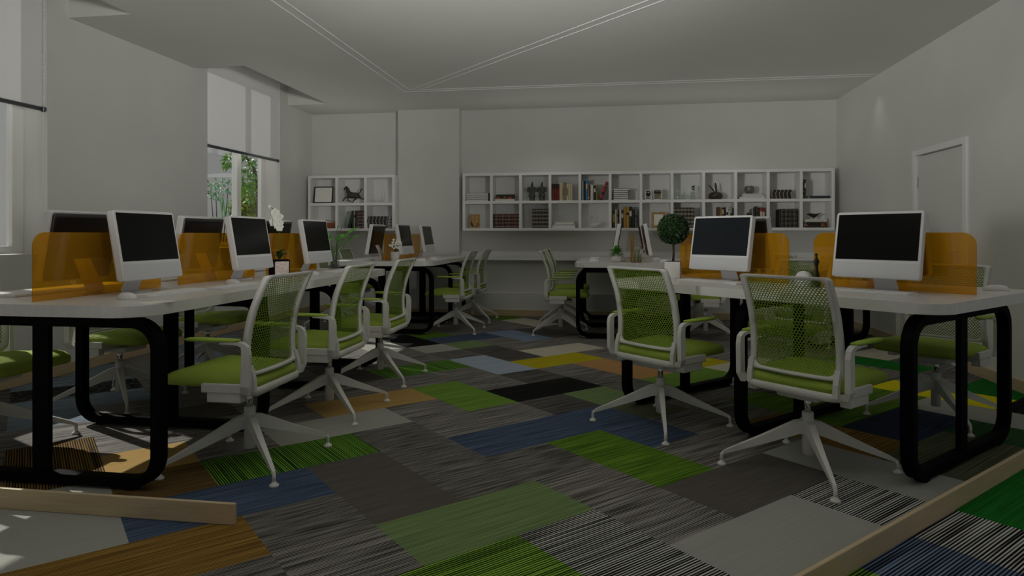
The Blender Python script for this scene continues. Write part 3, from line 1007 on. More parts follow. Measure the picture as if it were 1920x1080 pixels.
# ================================================================== DESKS
DZB, DZT = 0.745, 0.794
def make_desk(label, L0, L1, loops, loc, rz, r0=0.12, r1=0.12, hw=0.59, grp='white desks on black loop legs'):
    """long axis along local x from L0 to L1; centre line at y = 0"""
    t = thing('desk', label, 'desk', loc, rz, grp)
    m = MB()
    m.prism(rrect((L1 - L0) / 2, hw, [r1, r0, r0, r1], 8, (L0 + L1) / 2, 0), DZB, DZT, 0.003)
    m.build('desktop', 'desk', t)
    for x in loops:
        m = MB()
        h0, h1 = 0.012, 0.728
        hy, rr, it = 0.58, 0.135, 0.021
        path = [(x, p, (h0 + h1) / 2 + q) for p, q in rrect(hy - it, (h1 - h0) / 2 - it, rr - it, 8)]
        m.bar(path, (1, 0, 0), 0.027, it, closed=True)
        for s in (-1, 1):
            m.box(x - 0.02, x + 0.02, s * 0.40 - 0.025, s * 0.40 + 0.025, h1 - 0.002, DZB + 0.001)
        lf = m.build('loop_leg', 'black', t)
        m = MB(); m.box(x - 0.012, x + 0.012, -0.04, 0.04, h0 + 0.03, DZB + 0.001, 0.002)
        m.build('middle_post', 'black', lf)
        for s in (-1, 1):
            m = MB(); m.box(x - 0.024, x + 0.024, s * 0.43 - 0.022, s * 0.43 + 0.022, 0.0, 0.014, 0.002)
            m.build('foot', 'black', lf)
    return t
XC = -2.455
make_desk('long white desk at the left front with rounded near corner on black loop legs', 2.375, 3.861, (2.535, 3.38), (XC, 0, 0), R(90), 0.13, 0.004)
make_desk('white desk abutting the left front desk, carrying the orchid and leafy plant', 3.864, 5.35, (4.35, 5.19), (XC, 0, 0), R(90), 0.004, 0.13)
XF = -2.50
make_desk('white desk at the far left before the pillar', 6.77, 8.60, (6.93, 7.77, 8.485), (XF, 0, 0), R(90))
XM = 0.195
make_desk('white desk at the centre rear seen end-on', 6.77, 8.60, (6.93, 7.77, 8.485), (XM, 0, 0), R(90))
make_desk('large white angled desk on the right with two monitors facing the camera', -3.09, -1.135, (-2.92, -2.10, -1.275), (*xy(0, 3.60), 0), R(-45))
make_desk('white angled desk in the far right corner, mostly hidden', -4.16, -3.27, (-4.05, -3.38), (*xy(0, 6.52), 0), R(-45))

# ---- orange acrylic dividers standing on the desks
def make_divider():
    m = MB()
    o = rrect(0.40, 0.148, [0.06, 0.06, 0.002, 0.002], 8, 0, 0.148)
    rings = [[(x, y_, z) for x, z in o] for y_ in (-0.004, 0.004)]
    m.loft(rings, smooth=False)
    ob = m.build('desk_divider', 'acrylic')
    return tag(ob, 'divider', 'divider')
dv = make_divider()
DV = [(XC + 0.02, 2.865, 90, 'orange see-through divider at the near end of the left desk'),
      (XC + 0.02, 3.815, 90, 'orange see-through divider between the first and second left monitors'),
      (XC + 0.02, 4.775, 90, 'orange see-through divider behind the orchid'),
      (XF, 7.34, 90, 'orange see-through divider behind the small white-flowered pot on the far left desk'),
      (XF, 8.04, 90, 'orange see-through divider at the rear of the far left desk'),
      (XM, 7.34, 90, 'orange divider on the centre rear desk seen edge-on, nearer one'),
      (XM + 0.035, 8.04, 90, 'orange divider on the centre rear desk seen edge-on, farther one'),
      (*xy(-1.62, 3.62), -45, 'orange see-through divider at the right end of the right desk'),
      (*xy(-2.575, 3.62), -45, 'orange see-through divider behind the topiary and left monitor of the right desk')]
for i, (x, y, a, lab) in enumerate(DV):
    o = place(dv, i > 0, (x, y, DZT + 0.0005), R(a), lab, 'orange acrylic desk dividers')
    if 3 <= i <= 6: o.scale = (0.84, 1, 1)

# ---- all-in-one computers; screen towards local +y
def make_computer():
    t = thing('desktop_computer', 'computer', 'computer')
    W_, H_, D_ = 0.2125, 0.339, 0.040
    tilt = R(10)
    X = Matrix.Translation((0, 0.140, 0.069)) @ Matrix.Rotation(tilt, 4, 'X')
    m = MB(); m.xf = X
    o = rrect(W_, H_ / 2, 0.014, 5, 0, H_ / 2)
    def rg(ins, y): return [(x * (1 - ins / W_), y, (z - H_ / 2) * (1 - ins / (H_ / 2)) + H_ / 2) for x, z in o]
    m.loft([rg(0.003, 0), rg(0, -0.003), rg(0, -D_ + 0.01), rg(0.004, -D_)], smooth=False)
    b = m.build('housing', 'plastic', t)
    m = MB(); m.xf = X
    m.box(-W_ + 0.013, W_ - 0.013, -0.001, 0.0012, 0.092, H_ - 0.013); m.build('screen', 'screen', b)
    m = MB(); m.xf = X
    m.box(-W_ + 0.003, W_ - 0.003, -0.001, 0.0008, 0.004, 0.078); m.build('chin', 'chin', b)
    m = MB(); m.xf = X
    def rb(ins, y): return [(x * (1 - ins / W_), y, (z - H_ / 2) * (1 - ins / (H_ / 2)) + H_ / 2) for x, z in o]
    m.loft([rb(0.010, -D_ + 0.002), rb(0.010, -D_ - 0.003), rb(0.03, -D_ - 0.008), rb(0.07, -D_ - 0.010)])
    bp = m.build('back_panel', 'shellback', b)
    m = MB(); m.xf = X
    m.box(-W_ + 0.045, W_ - 0.045, -D_ - 0.0095, -D_ - 0.004, H_ - 0.034, H_ - 0.027); m.build('vent_slot', 'slot', bp)
    m = MB()
    m.bar([(0, 0.075, 0.003), (0, 0.02, 0.003), (0, 0.004, 0.006), (0, -0.002, 0.014), (0, 0.045, 0.11), (0, 0.085, 0.19)], (1, 0, 0), [0.058, 0.058, 0.058, 0.058, 0.052, 0.05], 0.003)
    m.build('stand', 'metal', t)
    return t
comp = make_computer()
GM = 'white all-in-one computers on the desks'
CS = []
for k in range(3):
    n_ = ('nearest', 'second', 'third')[k]
    CS.append((-2.385, 2.975 + 0.945 * k, -90, n_ + ' white computer facing the aisle on the left desks, black screen'))
    CS.append((-2.50, 2.885 + 0.94 * k, 90, n_ + ' computer on the left desks turned to the windows, dark back showing above the divider'))
for k, y in enumerate((7.23, 8.14)):
    CS.append((XF + 0.07, y, -90, 'white computer facing the aisle on the far left desk, ' + ('nearer one', 'farther one by the pillar')[k]))
    CS.append((XF - 0.07, y - 0.06, 90, 'computer on the far left desk with its dark back to the camera, ' + ('nearer one', 'farther one')[k]))
    CS.append((XM + 0.07, y, -90, 'computer on the centre rear desk turned right, seen edge-on, ' + ('nearer one', 'farther one')[k]))
    CS.append((XM - 0.07, y, 90, 'computer on the centre rear desk turned left, seen edge-on, ' + ('nearer one', 'farther one')[k]))
CS += [(*xy(-1.598, 3.555), 135, 'white computer with black screen facing the camera at the right end of the right desk'),
       (*xy(-2.53, 3.555), 135, 'white computer with blue-black screen painted as sky reflection, beside the topiary on the right desk'),
       (*xy(-1.70, 3.69), -45, 'computer back peeking out right of the rightmost screen'),
       (*xy(-2.60, 3.69), -45, 'computer whose dark back edge shows behind the left screen of the right desk')]
for i, (x, y, a, lab) in enumerate(CS):
    o = place(comp, i > 0, (x, y, DZT), R(a), lab, GM)
    if 'blue-black screen' in lab:
        for ch in o.children:
            for g in ch.children:
                if g.name.startswith('screen'):
                    g.data = g.data.copy()
                    g.data.materials[0] = M['slate']

# ---- keyboards
def make_keyboard():
    t = thing('keyboard', 'keyboard', 'keyboard')
    m = MB()
    m.prism(rrect(0.213, 0.056, 0.008, 4), 0.0, 0.009, 0.002); m.build('case', 'plastic', t)
    m = MB()
    for r_ in range(5):
        y = 0.040 - r_ * 0.020
        if r_ == 4:
            xs = [(-0.203, -0.12), (-0.116, 0.05), (0.054, 0.12), (0.124, 0.203)]
        else:
            xs = [(-0.203 + k * 0.029, -0.203 + k * 0.029 + 0.026) for k in range(14)]
        for a, b in xs: m.box(a, b, y - 0.0085, y + 0.0085, 0.0085, 0.0115, 0.001, 1)
    m.build('keys', 'key', t)
    return t
kb = make_keyboard()
KS = [(-2.135, 2.93, 90, 'thin white keyboard before the nearest left screen'),
      (-2.05, 3.365, 90, 'thin white keyboard at the aisle edge between the first and second left screens'),
      (-2.11, 4.90, 90, 'thin white keyboard before the third left screen'),
      (-2.745, 2.84, 90, 'white keyboard on the window side behind the near left divider'),
      (-2.745, 3.75, 90, 'white keyboard on the window side of the left desk, second along'),
      (-2.76, 4.70, 90, 'white keyboard on the window side of the left desk, third along'),
      (-2.76, 7.05, 90, 'white keyboard on the window side of the far left desk'),
      (-2.2, 7.25, 90, 'white keyboard before the nearer screen of the far left desk'),
      (*xy(-1.60, 3.36), -45, 'white keyboard before the rightmost screen'),
      (*xy(-2.50, 3.32), -45, 'white keyboard before the screen beside the topiary')]
for i, (x, y, a, lab) in enumerate(KS):
    place(kb, i > 0, (x, y, DZT), R(a), lab, 'slim white keyboards')

# ---- mice
def make_mouse():
    t = thing('computer_mouse', 'mouse', 'mouse')
    m = MB()
    rings = []
    for k in range(8):
        q = k / 7 * math.pi / 2
        c_, z = math.cos(q) ** 0.7 if k < 7 else 0.02, 0.004 + 0.026 * math.sin(q)
        rings.append([(0.031 * c_ * math.cos(a) * (1 - 0.08 * math.sin(a)), 0.057 * c_ * math.sin(a) + 0.006 * (1 - c_), z) for a in (2 * math.pi * i / 20 for i in range(20))])
    m.loft([[(x * 0.96, y * 0.96, 0.0) for x, y, z in rings[0]]] + rings)
    b = m.build('shell', 'plastic', t)
    m = MB(); m.ball((0, 0.026, 0.0262), (0.0045, 0.006, 0.004), 8, 6); m.build('scroll_ball', 'black', b)
    return t
ms = make_mouse()
MS = [(*atz(238, 561, DZT), 70, 'white mouse at the near corner of the left desk'),
      (*atz(436, 533, DZT), 70, 'white mouse on the left desk beside the second screen'),
      (*atz(588, 516, DZT), 60, 'white mouse at the far end of the left desks just over a chair top'),
      (-2.05, 7.38, 75, 'white mouse on the far left desk near its right edge'),
      (-2.06, 6.93, 100, 'white mouse near the front corner of the far left desk'),
      (-0.20, 7.02, 85, 'white mouse on the left side of the centre rear desk, front one'),
      (-0.21, 7.75, 95, 'white mouse on the left side of the centre rear desk, back one'),
      (0.47, 7.55, -80, 'white mouse on the right side of the centre rear desk, back one'),
      (0.53, 7.08, -70, 'white mouse on the right side of the centre rear desk, front one'),
      (1.935, 3.72, -110, 'white mouse near the right edge of the right desk'),
      (*xy(-3.85, 6.95), 120, 'white mouse on the far right corner desk')]
for i, (x, y, a, lab) in enumerate(MS):
    place(ms, i > 0, (x, y, DZT), R(a), lab, 'white computer mice')

# ================================================================== THINGS ON THE DESKS
rg = random.Random(11)
# ---- orchid in a square pot
ox, oy = -2.335, 4.375
t = thing('potted_orchid', 'white orchid in a square pot on the left desk before an orange divider', 'plant', (ox, oy, DZT), R(-15))
PR = Matrix.Rotation(R(-25), 4, 'Z')
m = MB(); m.xf = PR; m.box(-0.055, 0.055, -0.055, 0.055, 0, 0.108, 0.002)
m.box(-0.050, 0.050, -0.050, 0.050, 0.1, 0.1085)
pt = m.build('pot', 'black', t)
m = MB(); m.xf = PR; m.box(0.0552, 0.0565, -0.053, 0.046, 0.002, 0.098)
m.build('marbled_front', img_mat('pale_marble', [(0, srgb(214, 196, 190)), (0.42, srgb(230, 216, 208)), (0.5, srgb(206, 190, 184)), (0.58, srgb(236, 224, 216))], 22, (1, 1, 2)), pt)
m = MB(); m.xf = PR; m.box(-0.048, 0.048, -0.048, 0.048, 0.1, 0.112); m.build('soil', 'soil', pt)
m = MB()
for a, l, h, wd in ((-150, 0.10, 0.02, 0.022), (-35, 0.09, 0.05, 0.026), (20, 0.07, 0.075, 0.026), (100, 0.09, 0.03, 0.022), (-100, 0.06, 0.06, 0.024)):
    a = R(a); m.leaf((0, 0, 0.108), (l * math.cos(a), l * math.sin(a), 0.108 + h), wd, bend=0.03)
m.build('leaf', 'leafdark', t)
m = MB()
st = smooth_curve([(0, 0, 0.108), (-0.004, 0, 0.22), (0.008, -0.004, 0.33), (0.012, -0.01, 0.41), (-0.01, -0.012, 0.455), (-0.05, -0.012, 0.47), (-0.075, -0.01, 0.485)], 5)
m.tube(st, 0.003, 6); m.build('stem', 'stem', t)
def flower(c, r, d):
    m = MB()
    d = Vector(d).normalized(); up = Vector((0, 0, 1)); s_ = d.cross(up).normalized(); u_ = s_.cross(d)
    c = Vector(c)
    for k in range(5):
        a = R(90 + 72 * k)
        e = s_ * math.cos(a) + u_ * math.sin(a)
        m.leaf(c, c + e * r + d * 0.006, r * 0.52, d, 0.004)
    m.ball(c + d * 0.006, r * 0.16, 6, 4)
    m.build('flower', 'petal', t)
for c, r in (((0.012, -0.025, 0.405), 0.042), ((0.020, -0.03, 0.36), 0.040), ((-0.02, -0.03, 0.375), 0.036), ((-0.01, -0.03, 0.44), 0.034), ((0.032, -0.03, 0.335), 0.030), ((-0.052, -0.02, 0.44), 0.022), ((-0.075, -0.012, 0.485), 0.014)):
    flower(c, r, (0.5, -0.85, 0.12))

# ---- leafy plant in a glass vase
t = thing('plant_vase', 'green leafy plant in a clear glass vase at the far end of the left desks', 'plant', (-2.325, 5.275, DZT))
m = MB(); m.lathe([(0.040, 0), (0.043, 0.002), (0.046, 0.13), (0.0435, 0.13), (0.041, 0.006), (0.0, 0.006)], 20); m.build('vase', 'glass', t)
m = MB(); m.lathe([(0.0, 0.007), (0.0395, 0.007), (0.0405, 0.028), (0.03, 0.034), (0.0, 0.032)], 16); m.build('pebbles', 'pebble', t)
stems, blades = MB(), MB()
LV = [(-0.11, 0.20, 0.11, 0.042), (-0.09, 0.25, 0.13, 0.036), (-0.04, 0.28, 0.11, 0.034), (0.01, 0.27, 0.11, 0.044), (0.035, 0.28, 0.10, 0.038), (0.10, 0.30, 0.16, 0.022), (0.12, 0.24, 0.15, 0.018), (-0.08, 0.13, 0.10, 0.046), (0.02, 0.36, 0.05, 0.008), (0.06, 0.37, 0.06, 0.008), (-0.06, 0.28, 0.10, 0.012)]
for i, (dx, h, ll, wd) in enumerate(LV):
    dy = (-0.05, 0.03, -0.02, 0.05)[i % 4] * (1 if i % 2 else -0.6)
    b = Vector((rg.uniform(-0.02, 0.02), rg.uniform(-0.02, 0.02), 0.02))
    e = Vector((dx * 0.75, dy, h * 0.85))
    stems.tube([b, b * 0.6 + e * 0.45 + Vector((0, 0, 0.02)), e], 0.0028, 6)
    di = Vector((dx * 1.6 + 0.01, dy, 0.12 if wd < 0.026 else 0.03)).normalized()
    if wd < 0.01: stems.tube([e, e + Vector((dx * 0.3, 0, 0.06))], 0.0022, 5)
    else: blades.leaf(e - di * 0.01, e + di * ll, wd, (0, -0.6, 0.8), 0.015)
for k in range(10):
    a = rg.uniform(0, 6.28)
    stems.tube([(0.02 * math.cos(a), 0.02 * math.sin(a), 0.02), (0.03 * math.cos(a + 1), 0.03 * math.sin(a + 1), 0.13), (0.05 * math.cos(a + 1), 0.04 * math.sin(a + 1), 0.2)], 0.0025, 5)
stems.build('stem', 'stem', t); blades.build('leaf', 'leaf', t)

# ---- small white-flowered plant in a white pot
t = thing('potted_flowers', 'small white flowers in a pale round pot on the far left desk', 'plant', (-2.325, 6.86, DZT))
m = MB(); m.lathe([(0.036, 0), (0.040, 0.002), (0.048, 0.10), (0.044, 0.10), (0.040, 0.085), (0, 0.083)], 18); p_ = m.build('pot', 'ceramic', t)
m = MB(); m.lathe([(0, 0.083), (0.041, 0.086), (0, 0.09)], 14); m.build('soil', 'soil', p_)
m = MB(); f = MB()
for k in range(9):
    a = rg.uniform(0, 6.28); r_ = rg.uniform(0.01, 0.06); h = rg.uniform(0.14, 0.23)
    e = (r_ * math.cos(a) + 0.01, r_ * math.sin(a), h)
    m.tube([(0, 0, 0.085), (e[0] * 0.5, e[1] * 0.5, h * 0.75), e], 0.0015, 5)
    for q in range(5): f.ball((e[0] + rg.uniform(-0.016, 0.016), e[1] + rg.uniform(-0.016, 0.016), e[2] + rg.uniform(-0.02, 0.02)), 0.010, 6, 4)
m.build('stem', 'bark', t); f.build('blossom', 'petal', t)

# ---- topiary ball tree in a white pot
t = thing('topiary_tree', 'round clipped topiary ball on a thin trunk in a white square pot', 'plant', (*xy(-2.905, 3.46), DZT), R(-12))
m = MB(); m.box(-0.050, 0.050, -0.050, 0.050, 0, 0.108, 0.002); p_ = m.build('pot', 'ceramic', t)
m = MB(); m.box(-0.045, 0.045, -0.045, 0.045, 0.1, 0.1095); m.build('soil', 'soil', p_)
m = MB(); m.tube([(0, 0, 0.10), (0.003, 0, 0.17), (0, 0, 0.25), (0, 0, 0.32)], [0.0085, 0.007, 0.0075, 0.009], 8); m.build('trunk', 'bark', t)
m = MB()
cz, cr = 0.322, 0.098
m.ball((0, 0, cz), cr * 0.9, 16, 12)
for k in range(2600):
    z = 1 - 2 * (k + 0.5) / 2600; ph = k * 2.39996
    q = math.sqrt(max(0, 1 - z * z))
    n_ = Vector((q * math.cos(ph), q * math.sin(ph), z))
    n2 = (n_ + Vector((rg.uniform(-0.8, 0.8), rg.uniform(-0.8, 0.8), rg.uniform(-0.6, 0.9)))).normalized()
    b = Vector((0, 0, cz)) + n_ * cr * rg.uniform(0.86, 0.97)
    m.leaf(b, b + n2 * 0.016, 0.0048, n_, 0.001, 2)
m.build('clipped_ball', 'leafdark', t)

# ---- small plant, vials on the centre desk
t = thing('small_plant', 'small bushy green plant in a low pale pot at the centre rear desk front', 'plant', (0.035, 7.0, DZT))
m = MB(); m.lathe([(0.03, 0), (0.042, 0.01), (0.046, 0.035), (0.040, 0.05), (0.036, 0.048), (0, 0.044)], 16); m.build('pot', 'ceramic', t)
m = MB()
for k in range(110):
    a = rg.uniform(0, 6.28); el = rg.uniform(-0.5, 1.4)
    d_ = Vector((math.cos(a) * math.cos(el), math.sin(a) * math.cos(el), math.sin(el)))
    b = Vector((0, 0, 0.062)) + d_ * rg.uniform(0.01, 0.048)
    m.leaf(b, b + (d_ + Vector((0, 0, 0.3))).normalized() * 0.028, 0.009, (0, 0, 1), 0.003, 3)
m.build('foliage', 'leaf', t)
t.scale = (1.35, 1.35, 1.35)
t = thing('copper_stand', 'thin copper wire stand framing vials on the centre rear desk', 'stand', (0.225, 6.86, DZT))
m = MB(); m.box(-0.045, 0.06, -0.02, 0.02, 0, 0.006, 0.001); m.build('base', 'copper', t)
m = MB(); m.tube([(-0.04, 0, 0.005), (-0.04, 0, 0.235), (0.055, 0, 0.235), (0.055, 0, 0.225)], 0.0028, 6); m.build('wire_frame', 'copper', t)
for k, (dx, h, lq) in enumerate(((-0.012, 0.15, 0.12), (0.022, 0.16, 0.13), (0.05, 0.12, 0.07))):
    t = thing('glass_vial', ('left', 'middle', 'right')[k] + ' glass vial with green liquid by the copper wire stand', 'vial', (0.225 + dx, 6.86 - 0.0, DZT + 0.0065), 0, 'slim glass vials')
    m = MB(); m.lathe([(0.011, 0), (0.0125, 0.002), (0.0125, h), (0.011, h), (0.011, 0.004), (0, 0.004)], 12); m.build('tube', 'glass', t)
    m = MB(); m.lathe([(0.0, 0.0045), (0.0105, 0.0045), (0.0105, lq), (0.0, lq)], 10); m.build('liquid', 'liquid', t)

# ---- figurine and dome behind the near chair
t = thing('figurine', 'slim black abstract human figurine standing on the right desk', 'figurine', (*xy(-1.912, 3.45), DZT), R(20))
m = MB(); m.lathe([(0.026, 0), (0.027, 0.004), (0.023, 0.02), (0.017, 0.06), (0.011, 0.095), (0.009, 0.112), (0.0125, 0.128), (0.0165, 0.138), (0.014, 0.15), (0.007, 0.159), (0.005, 0.167)], 16, sy=0.7)
m.build('robe', 'figure', t)
m = MB(); m.ball((0, 0, 0.176), (0.008, 0.0075, 0.011), 10, 8); m.build('head', 'figure', t)
m = MB()
m.lathe([(0.040, 0), (0.046, 0.006), (0.049, 0.03), (0.045, 0.055), (0.034, 0.074), (0.018, 0.084), (0.002, 0.087)], 22, (*xy(-1.985, 3.45), DZT))
o = m.build('white_dome', 'plastic'); tag(o, 'white dome-shaped object left of the black figurine on the right desk', 'dome')
m = MB()
ax, ay = -2.075, 2.80
m.box(-0.06, 0.06, -0.045, 0.045, 0, 0.0012)
o = m.build('note_sheet', 'paper', loc=(*atz(292, 567, DZT), DZT + 0.0004), rz=R(70)); tag(o, 'small white paper note beside the nearest left mouse', 'paper')

# ================================================================== THINGS IN THE BOOKCASES
BW = (BX1 - BX0) / 12
def bay(i): return BX0 + BW * i + T / 2, BX0 + BW * (i + 1) - T / 2
ZU, ZL = 1.503 + T / 2, 1.13 + T
ORD = ['first', 'second', 'third', 'fourth', 'fifth', 'sixth', 'seventh', 'eighth', 'ninth', 'tenth', 'eleventh', 'twelfth', 'thirteenth']
def book(loc, w_, h, d, cover, label, group, title=None, page=None, lean=0):
    """upright: spine to the front (-y), origin at the bottom front centre"""
    t = thing('book', label, 'book', loc, 0, group)
    if lean: t.rotation_euler = (0, R(lean), 0)
    m = MB(); ct = min(0.003, w_ * 0.15)
    arc = [(-w_ / 2 * math.cos(R(180 * k / 8)), 0.006 - 0.006 * math.sin(R(180 * k / 8))) for k in range(9)]      # rounded spine
    m.prism(arc + [(w_ / 2, 0.008), (-w_ / 2, 0.008)], 0, h)
    m.box(-w_ / 2, -w_ / 2 + ct, 0.008, d, 0, h)
    m.box(w_ / 2 - ct, w_ / 2, 0.008, d, 0, h)
    m.build('cover', cover, t)
    m = MB(); m.box(-w_ / 2 + ct, w_ / 2 - ct, 0.008, d - 0.004, 0.002, h - 0.004); m.build('pages', page or 'paper', t)
    if title:
        z0, z1, mt = title
        m = MB(); q = w_ * 0.96
        m.prism([(x * 0.96, y - 0.0008) for x, y in arc] , h * z0, h * z1); m.build('spine_label', mt, t)
    return t
def lying(loc, L_, th, d, cover, label, group, flip=False, page=None, rz=0, deep='spine'):
    """flat book; spine to the front, or the page edges when flip"""
    t = thing('book', label, 'book', loc, R(rz), group)
    m = MB(); ct = min(0.003, th * 0.16)
    m.box(-L_ / 2, L_ / 2, 0, d, 0, ct)
    m.box(-L_ / 2, L_ / 2, 0, d, th - ct, th)
    if flip: m.box(L_ / 2 - ct, L_ / 2, 0, d, ct, th - ct)
    else: m.box(-L_ / 2, L_ / 2, 0, ct, ct, th - ct)
    m.build('cover', cover, t)
    m = MB()
    if flip: m.box(-L_ / 2 + 0.003, L_ / 2 - ct, 0.004, d - 0.003, ct, th - ct)
    else: m.box(-L_ / 2 + 0.003, L_ / 2 - 0.003, ct, d - 0.003, ct, th - ct)
    m.build('pages', page or 'paper', t)
    return t
YF = BY + 0.02
rg2 = random.Random(5)
TITLES = [(0.55, 0.8, flat((196, 190, 170))), (0.62, 0.74, flat((18, 18, 18))), (0.3, 0.75, flat((150, 126, 70))), (0.1, 0.2, flat((206, 204, 198))), None, None]
def row(x, z, items, where, y=YF):
    """items: (width, height, material, colour word, lean)"""
    n = len(items)
    for k, it in enumerate(items):
        w_, h, mt, cw = it[:4]
        tt = it[4] if len(it) > 4 else (None if 'leather' in cw else rg2.choice(TITLES))
        pos = ORD[k] + ' from left'
        book((x + w_ / 2, y, z), w_, h, 0.17, mt, '%s book, %s %s' % (cw, pos, where), 'upright books ' + where, tt)
        x += w_ + 0.0022
    return x
def stack(xc, z, items, where, y=YF, flip=False):
    n = len(items)
    for k, it in enumerate(items):
        L_, th, mt, cw = it[:4]
        dx = it[4] if len(it) > 4 else 0
        pg = it[5] if len(it) > 5 else None
        pos = 'bottom' if k == 0 else ('top' if k == n - 1 else ORD[k] + ' up')
        lying((xc + dx, y, z), L_, th, 0.19, mt, '%s lying book, %s one %s' % (cw, pos, where), 'lying books ' + where, flip, pg)
        z += th + 0.0008
    return z
c = flat
U = lambda i: 'in upper bay %s of the long bookcase' % ORD[i]
Lw = lambda i: 'in lower bay %s of the long bookcase' % ORD[i]
def bx(i, f): a, b = bay(i); return a + (b - a) * f
# upper row
stack(bx(0, 0.5), ZU, [(0.30, 0.026, c((58, 58, 56)), 'white-edged grey')] * 4, U(0), flip=True)
stack(bx(1, 0.45), ZU, [(0.26, 0.026, c((210, 206, 196)), 'cream'), (0.27, 0.028, img_mat('fiery_cover', [(0, srgb(30, 20, 16)), (0.45, srgb(180, 110, 30)), (0.55, srgb(150, 40, 20)), (0.62, srgb(20, 18, 16))], 14), 'black and orange'), (0.25, 0.030, c((34, 33, 31)), 'black', 0.01)], U(1))
x = row(bx(3, 0.02), ZU, [(0.030, 0.215, c((110, 28, 26)), 'dark red', (0.72, 0.998, c((22, 18, 18))))] * 3 + [(0.042, 0.235, c((196, 180, 148)), 'tan cream'), (0.014, 0.22, c((180, 170, 146)), 'beige'), (0.026, 0.235, c((120, 118, 106)), 'grey'), (0.024, 0.215, c((206, 194, 166)), 'ivory'), (0.024, 0.215, c((206, 192, 164)), 'ivory'), (0.024, 0.215, c((204, 190, 160)), 'ivory')], U(3))
x = row(bx(4, 0.04), ZU, [(0.012, 0.25, c((220, 218, 212)), 'thin white'), (0.026, 0.25, c((16, 18, 24)), 'black'), (0.024, 0.265, c((50, 130, 190)), 'bright blue'), (0.020, 0.195, c((150, 96, 50)), 'brown'), (0.010, 0.195, c((24, 24, 24)), 'thin black'), (0.036, 0.20, c((206, 204, 196)), 'white'), (0.032, 0.19, c((28, 28, 26)), 'black'), (0.016, 0.205, c((150, 140, 40)), 'olive yellow')], U(4))
book((bx(4, 0.68), YF, ZU + 0.004), 0.034, 0.25, 0.16, img_mat('red_jacket', [(0, srgb(20, 20, 18)), (0.46, srgb(180, 50, 46)), (0.56, srgb(100, 90, 50)), (0.64, srgb(24, 22, 20))], 10, (0.2, 0.2, 1.6)), 'red and black book leaning right in upper bay fifth of the long bookcase', None, lean=21)
stack(bx(5, 0.34), ZU, [(0.19, 0.0235, c((14, 14, 14)), 'black notebook')] * 5 + [(0.21, 0.027, c((14, 14, 14)), 'black notebook', 0.008)], U(5), flip=True)
stack(bx(9, 0.52), ZU, [(0.30, 0.026, c((212, 210, 204)), 'white'), (0.25, 0.028, c((206, 204, 198)), 'white', 0.012), (0.23, 0.012, c((196, 194, 188)), 'pale')], U(9))
GILT = (150, 142, 124)
stack(bx(10, 0.42), ZU, [(0.225, 0.027, banded((44, 38, 32), GILT, 0.045, 0.8, 'X'), 'dark leather'), (0.23, 0.027, banded((40, 34, 30), GILT, 0.045, 0.8, 'X'), 'dark leather', -0.004), (0.225, 0.027, banded((46, 40, 34), GILT, 0.045, 0.8, 'X'), 'dark leather', -0.006), (0.22, 0.027, banded((42, 36, 31), GILT, 0.045, 0.8, 'X'), 'dark leather', 0.004)], U(10))
row(bx(11, 0.0) + 0.001, ZU, [(0.022, 0.235, banded((30, 26, 24), (120, 112, 96), 0.06), 'dark leather'), (0.018, 0.235, c((56, 48, 38)), 'brown')], U(11))
lying((bx(11, 0.58), YF, ZU), 0.235, 0.034, 0.19, c((44, 58, 66)), 'slate blue lying book in upper bay twelfth of the long bookcase', None)
# lower row
R1, B1 = (96, 44, 40), (26, 24, 28)
row(bx(1, 0.0) + 0.002, ZL, [(0.022, 0.185, banded(B1, (92, 96, 84)), 'black leather')] + [(0.0385, 0.185, banded(R1 if k % 2 == 0 else (40, 28, 30), (150, 128, 96)), 'wine red leather' if k % 2 == 0 else 'dark leather') for k in range(8)], Lw(1))
row(bx(2, 0.38), ZL, [(0.0405, 0.25, banded((60, 56, 50) if k % 2 else (50, 46, 42), (136, 128, 110), 0.05, 0.55), 'grey ornate leather') for k in range(5)], Lw(2))
stack(bx(3, 0.45), ZL, [(0.30, 0.046, c((214, 212, 206)), 'thick white'), (0.255, 0.036, c((206, 204, 198)), 'white', 0.01)], Lw(3), flip=True)
row(bx(5, 0.04), ZL, [(0.026, 0.235, c((14, 14, 13)), 'black'), (0.022, 0.235, c((190, 184, 168)), 'cream'), (0.014, 0.235, c((150, 128, 90)), 'tan'), (0.014, 0.235, c((16, 15, 15)), 'thin black'), (0.024, 0.232, c((206, 206, 204)), 'white'), (0.022, 0.228, c((30, 30, 30)), 'black'), (0.036, 0.27, c((160, 116, 52)), 'gold'), (0.032, 0.262, c((176, 140, 40)), 'yellow gold'), (0.034, 0.27, c((18, 20, 24)), 'blue-black'), (0.032, 0.235, c((16, 17, 22)), 'black'), (0.030, 0.215, banded((20, 20, 20), (150, 150, 146), 0.02, 0.7), 'black and white')], Lw(5))
row(bx(7, 0.0) + 0.002, ZL, [(0.0405, 0.255, banded((58, 52, 46) if k % 2 else (48, 43, 38), (140, 130, 110), 0.05, 0.55), 'brown ornate leather') for k in range(6)], Lw(7))
row(bx(8, 0.46), ZL, [(0.022, 0.26, c((96, 62, 44)), 'brown'), (0.022, 0.255, c((150, 116, 76)), 'tan'), (0.018, 0.23, c((210, 196, 150)), 'cream'), (0.024, 0.255, c((14, 14, 14)), 'black'), (0.024, 0.26, c((214, 214, 212)), 'white'), (0.022, 0.25, banded((200, 200, 198), (40, 40, 40), 0.03, 0.6), 'white and black'), (0.018, 0.245, c((180, 180, 176)), 'grey'), (0.016, 0.24, c((40, 40, 40)), 'dark grey')], Lw(8))
